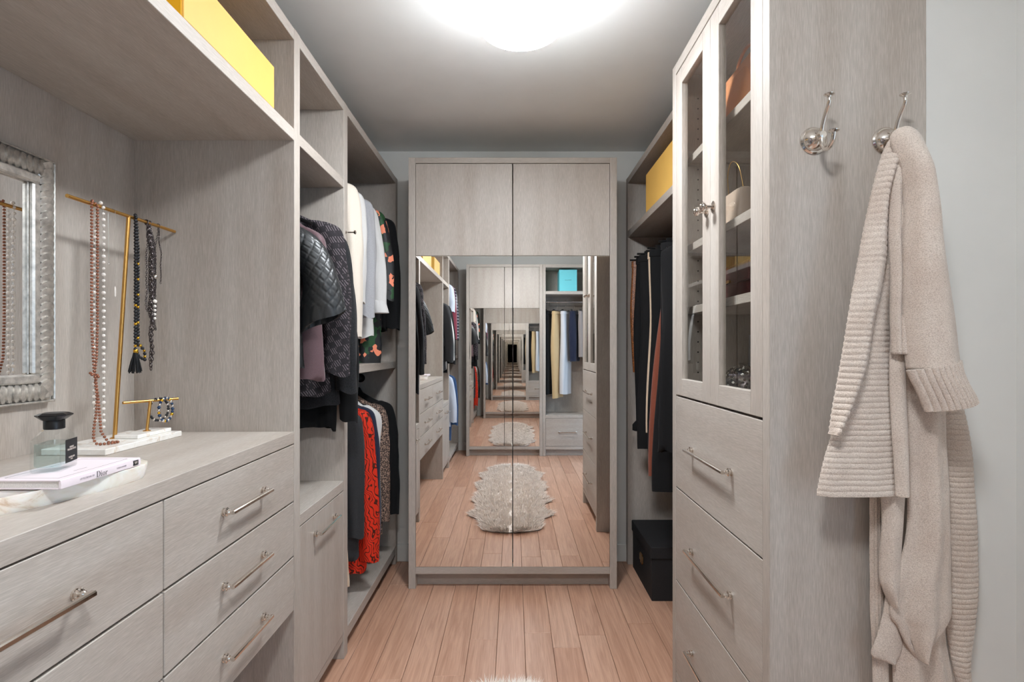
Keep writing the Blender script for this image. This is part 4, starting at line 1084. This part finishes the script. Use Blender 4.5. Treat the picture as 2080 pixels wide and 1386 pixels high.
part('cap', MB().loft([octa(0.0135, 0.015, 0.004, pz + 0.0885), octa(0.0235, 0.0235, 0.010, pz + 0.0965), octa(0.0235, 0.0235, 0.010, pz + 0.0985), octa(0.017, 0.017, 0.007, pz + 0.1015)]), M_black, pb)
lp = [brot(0.0226, -0.014), brot(0.0231, -0.014), brot(0.0231, 0.0285), brot(0.0226, 0.0285)]
part('label_plate', MB().prism(lp, pz + 0.012, pz + 0.053), M_ink, pb)
LXx, LYy = brot(0.0233, 0.007)
RB = (PI / 2, 0, PI / 2 + BR)
text_part('HERBES', 0.0046, M_inkwhite, pb, (LXx, LYy, pz + 0.0385), RB)
text_part('TROUBLANTES', 0.0046, M_inkwhite, pb, (LXx, LYy, pz + 0.0345), RB)
text_part('GUERLAIN', 0.0046, M_inkwhite, pb, (LXx, LYy, pz + 0.0205), RB)
text_part('PARIS', 0.0030, M_inkwhite, pb, (LXx, LYy, pz + 0.0168), RB)

# ------------------------------------------------------------------ jewellery stands
js = thing('jewellery_stand', 'tall gold T-bar necklace stand on a white marble slab', 'stand', (-1.07, 1.468, WT))
part('marble_base', B(-1.150, -0.992, 1.317, 1.62, WT, WT + 0.0155), M_marble, js, 0.0015)
PT = (-1.068, 1.503, 1.631)
part('pole', MB().tube([(-1.09, 1.48, WT + 0.0155), PT], 0.0052, 12), M_gold, js, smooth=50)
part('base_collar', MB().lathe([(0.011, 0), (0.011, 0.002), (0.006, 0.004)], (-1.09, 1.48, WT + 0.0155), 'Z', 18), M_gold, js, smooth=50)
part('cross_bar', MB().tube([(-1.0736, 1.302, 1.631), (-1.0627, 1.698, 1.631)], 0.0047, 12), M_gold, js, smooth=50)
zb = WT + 0.0157
bs = thing('jewellery_stand', 'small gold T-bar bracelet stand on its own marble slab', 'stand', (-1.05, 1.54, zb))
part('marble_base', B(-1.083, -1.018, 1.468, 1.612, zb, zb + 0.0105), M_marble, bs, 0.0015)
part('pole', MB().tube([(-1.046, 1.545, zb + 0.010), (-1.046, 1.560, 1.113)], 0.004, 12), M_gold, bs, smooth=50)
part('base_collar', MB().lathe([(0.010, 0), (0.010, 0.0015), (0.005, 0.003)], (-1.046, 1.545, zb + 0.0105), 'Z', 18), M_gold, bs, smooth=50)
part('cross_bar', MB().tube([(-1.082, 1.500, 1.113), (-1.011, 1.632, 1.113)], 0.004, 12), M_gold, bs, smooth=50)

BALL = {}
def bead_mesh(mat, r, sq=1.0):
    k = (mat.name, r, sq)
    if k not in BALL: BALL[k] = MB().ball((0, 0, 0), r, 10, 6, sq).mesh('bead', mat, smooth=80)
    return BALL[k]
def necklace(name, label, path, spacing, pick, cord, cordr=0.0008, cat='necklace'):
    t = thing(name, label, cat, path[0], 'jewellery on the gold stands')
    part('cord', MB().tube(path, cordr, 5), cord, t)
    # walk along the path
    P = [Vector(p) for p in path]; acc = 0.0; nxt = 0.0; k = 0
    for a, b in zip(P, P[1:]):
        L = (b - a).length
        while nxt <= acc + L:
            q = a + (b - a) * ((nxt - acc) / max(L, 1e-6))
            m = pick(k, q)
            if m: link('bead', m, t, tuple(q), (random.uniform(0, 3), random.uniform(0, 3), 0))
            k += 1; nxt += spacing if not callable(spacing) else spacing(k)
        acc += L
    return t
bar_z = 1.631
def bx_at(y): return -1.0736 + (y - 1.302) / 0.396 * 0.0109
# copper beads: knotted long loop reaching the marble slab
y = 1.378; xb = bx_at(y); ya, yb_ = 1.368, 1.387
kz = 1.198
path = [(xb + 0.008, 1.374, kz)] + [(xb + 0.006, ya, 1.22 + k * 0.1) for k in range(1, 5)] + [(xb + 0.006, ya, bar_z), (xb, (ya + yb_) / 2, bar_z + 0.009), (xb + 0.006, yb_, bar_z - 0.002)] + [(xb + 0.006, yb_, bar_z - 0.1 * k) for k in (1, 2, 3)] + [(xb + 0.006, yb_ - 0.003, 1.24), (xb + 0.008, 1.374, kz), (xb + 0.018, 1.366, kz - 0.008), (xb + 0.006, 1.362, kz + 0.004), (xb + 0.014, 1.382, kz - 0.004), (xb + 0.010, 1.374, kz - 0.016)]
path += [(xb + 0.012, 1.378, 1.14), (xb + 0.013, 1.374, 1.10), (xb + 0.016, 1.362, 1.06), (xb + 0.020, 1.356, 1.035), (xb + 0.026, 1.360, 1.0225), (xb + 0.045, 1.378, 1.0222), (xb + 0.05, 1.402, 1.0222), (xb + 0.03, 1.392, 1.0225), (xb + 0.016, 1.386, 1.05), (xb + 0.013, 1.382, 1.12), (xb + 0.010, 1.374, kz)]
cop = bead_mesh(M_copper, 0.0037)
necklace('bead_necklace', 'long knotted copper bead necklace reaching the marble slab', path, 0.0083, lambda k, q: cop, M_thinsilver)
y = 1.405; xb = bx_at(y); pe = [bead_mesh(M_pearl, 0.0042), bead_mesh(M_pearl, 0.005), bead_mesh(M_pearl, 0.0037)]
path = [(xb + 0.009, y - 0.002, 1.06)] + [(xb + 0.009, y - 0.002, 1.06 + k * 0.1) for k in range(1, 6)] + [(xb + 0.008, y - 0.002, bar_z), (xb, y, bar_z + 0.0105), (xb - 0.008, y - 0.004, bar_z)] + [(xb - 0.010, y - 0.010, bar_z - k * 0.1) for k in range(1, 6)] + [(xb - 0.006, y - 0.010, 1.075)]
necklace('pearl_necklace', 'long white pearl necklace beside the copper beads', path, lambda k: 0.0158, lambda k, q: pe[(k * 7) % 3], M_thinsilver, 0.0006)
y = 1.443; xb = bx_at(y)
path = [(xb + 0.006, y + 0.003, 1.425), (xb + 0.006, y + 0.003, bar_z), (xb, y, bar_z + 0.006), (xb - 0.006, y - 0.006, bar_z), (xb - 0.004, y - 0.006, 1.49)]
t = necklace('pendant_necklace', 'fine silver chain with a slim clear pendant', path, 1.0, lambda k, q: None, M_thinsilver, 0.0005)
part('pendant', MB().lathe([(0.0005, -0.017), (0.0024, -0.014), (0.0017, 0.008), (0.0005, 0.012)], (xb + 0.006, y + 0.003, 1.418), 'Z', 8), M_pearl, t, smooth=40)
part('charm', MB().ball((xb - 0.004, y - 0.006, 1.488), 0.0024, 8, 5), M_thinsilver, t, smooth=60)
# black beads with tassel
y = 1.528; xb = bx_at(y)
path = [(xb + 0.010, y - 0.014, 1.262)] + [(xb + 0.008, y - 0.010, 1.262 + k * 0.09) for k in range(1, 5)] + [(xb + 0.008, y - 0.008, bar_z), (xb, y, bar_z + 0.011), (xb - 0.006, y + 0.013, bar_z - 0.004)] + [(xb - 0.002, y + 0.014, bar_z - k * 0.09) for k in range(1, 5)] + [(xb + 0.004, y + 0.012, 1.276), (xb + 0.012, y + 0.022, 1.255), (xb + 0.016, y + 0.016, 1.232), (xb + 0.012, y - 0.002, 1.24), (xb + 0.010, y - 0.014, 1.262)]
bl, go = bead_mesh(M_blackbead, 0.0049, 0.85), bead_mesh(M_goldbead, 0.0044, 0.8)
golds = {8, 14, 60, 65, 70, 74, 79, 84, 88, 1, 90, 92}
t = necklace('tassel_necklace', 'matte black bead necklace with gold beads and black tassel', path, 0.0088, lambda k, q: go if k in golds else bl, M_blackbead)
part('tassel_cap', MB().lathe([(0.002, 0.006), (0.006, 0.003), (0.0065, -0.004), (0.005, -0.007)][::-1], (xb + 0.010, y - 0.012, 1.258), 'Z', 14), M_goldbead, t, smooth=50)
mb = MB(); rnd = random.Random(2)
for k in range(60):
    a = rnd.uniform(0, 2 * PI); r0 = 0.0045 * math.sqrt(rnd.random()); r1 = 0.0165 * math.sqrt(rnd.random()); L = rnd.uniform(0.05, 0.058)
    c0 = (xb + 0.010, y - 0.014, 1.252)
    mb.tube([(c0[0] + r0 * math.cos(a), c0[1] + r0 * math.sin(a), c0[2]), (c0[0] + r1 * 0.6 * math.cos(a), c0[1] + r1 * 0.6 * math.sin(a), c0[2] - L * 0.4), (c0[0] + r1 * math.cos(a), c0[1] + r1 * math.sin(a), c0[2] - L)], 0.0011, 4)
part('tassel', mb, M_tassel, t)
# gunmetal chains
link_me = {}
def chain_link(s):
    if s not in link_me:
        pts = [(s * 0.62 * math.cos(2 * PI * k / 12), 0, s * math.sin(2 * PI * k / 12)) for k in range(13)]
        link_me[s] = MB().tube(pts, s * 0.2, 5, False).mesh('chain_link', M_gun, smooth=60)
    return link_me[s]
def chain(label, y, dys, zbot, s, extra=False):
    xb = bx_at(y)
    t = thing('chain_necklace', label, 'necklace', (xb, y, bar_z), 'jewellery on the gold stands')
    part('bar_loop', MB().tube([(xb + 0.0065 * math.cos(a), y, bar_z + 0.0065 * math.sin(a)) for a in [PI * k / 8 for k in range(9)]], s * 0.3, 6), M_gun, t, smooth=60)
    for q, (dx, dy, zb_) in enumerate(dys):
        z = bar_z - 0.002; k = 0
        while z > zb_:
            f = min(1, (bar_z - z) / 0.08)
            link('chain_link', chain_link(s), t, (xb + dx * f + 0.0015 * math.sin(z * 90 + q), y + dy * f + 0.0015 * math.cos(z * 70 + q), z), (0, 0, (PI / 2 if k % 2 else 0) + 0.4 * q))
            z -= s * 1.45; k += 1
    if extra:
        for k, (r, z) in enumerate(((0.0062, 1.402), (0.0044, 1.388), (0.0042, 1.376), (0.0042, 1.364), (0.0042, 1.352))):
            link('bead', bead_mesh(M_pearl, r), t, (xb + 0.016, y + 0.0, z))
        link('bead', bead_mesh(M_thinsilver, 0.0075), t, (xb + 0.014, y + 0.004, 1.475))
    return t
chain('bundle of dense gunmetal chain strands hung with pearls', 1.585, [(0.008, -0.012, 1.355), (0.011, -0.005, 1.33), (0.012, 0.003, 1.345), (0.010, 0.011, 1.32), (0.004, 0.016, 1.36), (0.003, -0.016, 1.37)], 0, 0.0040, True)
chain('long open link gunmetal chain beside the black tassel', 1.572, [(0.012, 0.002, 1.205), (0.008, 0.014, 1.222)], 0, 0.0062)
chain('fine gunmetal chain at the end of the gold bar', 1.622, [(0.006, 0.004, 1.46), (-0.004, -0.006, 1.42)], 0, 0.0034)
# bracelets on the small bar
def bracelet(label, c, rx, rz, ang, r, mats, n):
    t = thing('bracelet', label, 'bracelet', (c[0], c[1], c[2] - rz), 'jewellery on the gold stands')
    pts = []
    ca_, sa_ = math.cos(ang), math.sin(ang)
    for k in range(41):
        a = 2 * PI * k / 40; pts.append((c[0] + rx * math.cos(a) * ca_, c[1] + rx * math.cos(a) * sa_, c[2] + rz * math.sin(a)))
    part('cord', MB().tube(pts, 0.0007, 5, False), M_gun, t)
    for k in range(n):
        a = 2 * PI * k / n
        link('bead', bead_mesh(mats[k % len(mats)], r * (1.0 if k % 3 else 1.15)), t, (c[0] + rx * math.cos(a) * ca_, c[1] + rx * math.cos(a) * sa_, c[2] + rz * math.sin(a)))
    return t
bracelet('dark blue and silver bead bracelet on the small gold bar', (-1.026, 1.598, 1.084), 0.022, 0.034, 1.25, 0.0042, [M_bluebead, M_thinsilver, M_bluebead, M_thinsilver, M_goldbead], 26)
bracelet('black bead bracelet behind the blue one on the small gold bar', (-1.036, 1.582, 1.086), 0.026, 0.032, 1.0, 0.0036, [M_blackbead, M_blackbead, M_thinsilver], 30)

# ------------------------------------------------------------------ things behind the glass doors
def handbag(name, label, cx, y0, y1, z, w, h, mat, strapmat=None, taper=0.85, strap=0.0, flap=True, cat='handbag'):
    t = thing(name, label, cat, (cx, (y0 + y1) / 2, z))
    rings = []
    yc, hy = (y0 + y1) / 2, (y1 - y0) / 2
    for f, zz in ((0.96, 0), (1.0, 0.008), (0.985, h * 0.4), (0.94, h * 0.8), (0.92, h), (0.86, h + 0.004)):
        ww = w / 2 * (1 - (1 - taper) * zz / h)
        rings.append([(cx + ww * sup(math.cos(2 * PI * k / 28), 0.5) * (1 if f > 0.9 else 0.7), yc + hy * f * sup(math.sin(2 * PI * k / 28), 0.4), z + zz) for k in range(28)])
    part('body', MB().loft(rings), mat, t, smooth=50)
    if flap:
        part('flap', B(cx - w / 2 * taper - 0.004, cx - w / 2 * taper + 0.003, yc - hy * 0.86, yc + hy * 0.86, z + h * 0.45, z + h), strapmat or mat, t, 0.002)
        part('buckle', B(cx - w / 2 - 0.004, cx - w / 2 + 0.004, yc - 0.015, yc + 0.015, z + h * 0.5, z + h * 0.58), M_brass, t, 0.001)
    if strap:
        P = spline([(cx, yc - hy * 0.7, z + h - 0.01), (cx - 0.01, yc - hy * 0.55, z + h + strap * 0.7), (cx - 0.015, yc, z + h + strap), (cx - 0.01, yc + hy * 0.55, z + h + strap * 0.7), (cx, yc + hy * 0.7, z + h - 0.01)], 24)
        part('strap', MB().tube(P, 0.005 if strapmat else 0.0016, 8), strapmat or M_brass, t, smooth=60)
    return t
handbag('handbag', 'tan leather handbag with buckled strap on the top glass shelf', 0.715, 1.50, 1.76, 1.9375, 0.17, 0.16, M_leather_tan, M_leather_tan, 0.55, 0.07)
handbag('evening_bag', 'pale beige evening bag with thin chain strap behind glass', 0.70, 1.62, 1.78, 1.6295, 0.09, 0.12, M_beige, None, 0.5, 0.10, False)
handbag('clutch_bag', 'dark burgundy leather clutch bag behind the glass door', 0.715, 1.48, 1.80, 1.4115, 0.13, 0.10, M_burg, M_burg, 0.92, 0.0)
handbag('clear_pouch', 'grey pouch standing at the back of the lower glass shelf', 0.83, 1.70, 1.88, 1.1125, 0.06, 0.2, M_greyplastic, None, 0.8, 0.0, False, 'pouch')
# sequinned bag
t = thing('sequin_bag', 'glittering silver sequinned evening bag on the bottom glass shelf', 'handbag', (0.69, 1.62, 1.1125))
cx, cy, cz = 0.69, 1.62, 1.1125
dome = [(0.055, 0.0), (0.066, 0.01), (0.068, 0.035), (0.058, 0.065), (0.035, 0.09), (0.004, 0.098)]
part('body', MB().lathe(dome, (cx, cy, cz), 'Z', 24), M_gun, t, smooth=60)
mb = MB(); rnd = random.Random(5)
for k in range(900):
    f = rnd.random() * 4.99; i = int(f); f -= i
    r = dome[i][0] + (dome[i + 1][0] - dome[i][0]) * f + 0.002; h = dome[i][1] + (dome[i + 1][1] - dome[i][1]) * f
    a = rnd.uniform(0, 2 * PI); q = 0.0042
    c = Vector((cx + r * math.cos(a), cy + r * math.sin(a), cz + h + 0.002))
    nrm = Vector((math.cos(a), math.sin(a), 0.3 + h * 6)).normalized() + Vector((rnd.uniform(-.5, .5), rnd.uniform(-.5, .5), rnd.uniform(-.5, .5)))
    nrm.normalize(); u = nrm.orthogonal().normalized(); w = nrm.cross(u)
    b = len(mb.v)
    for j in range(6):
        an = PI * j / 3; mb.v.append(tuple(c + (u * math.cos(an) + w * math.sin(an)) * q))
    mb.f.append(tuple(range(b, b + 6)))
o = part('sequins', mb, M_sequin, t); o['kind'] = 'stuff'
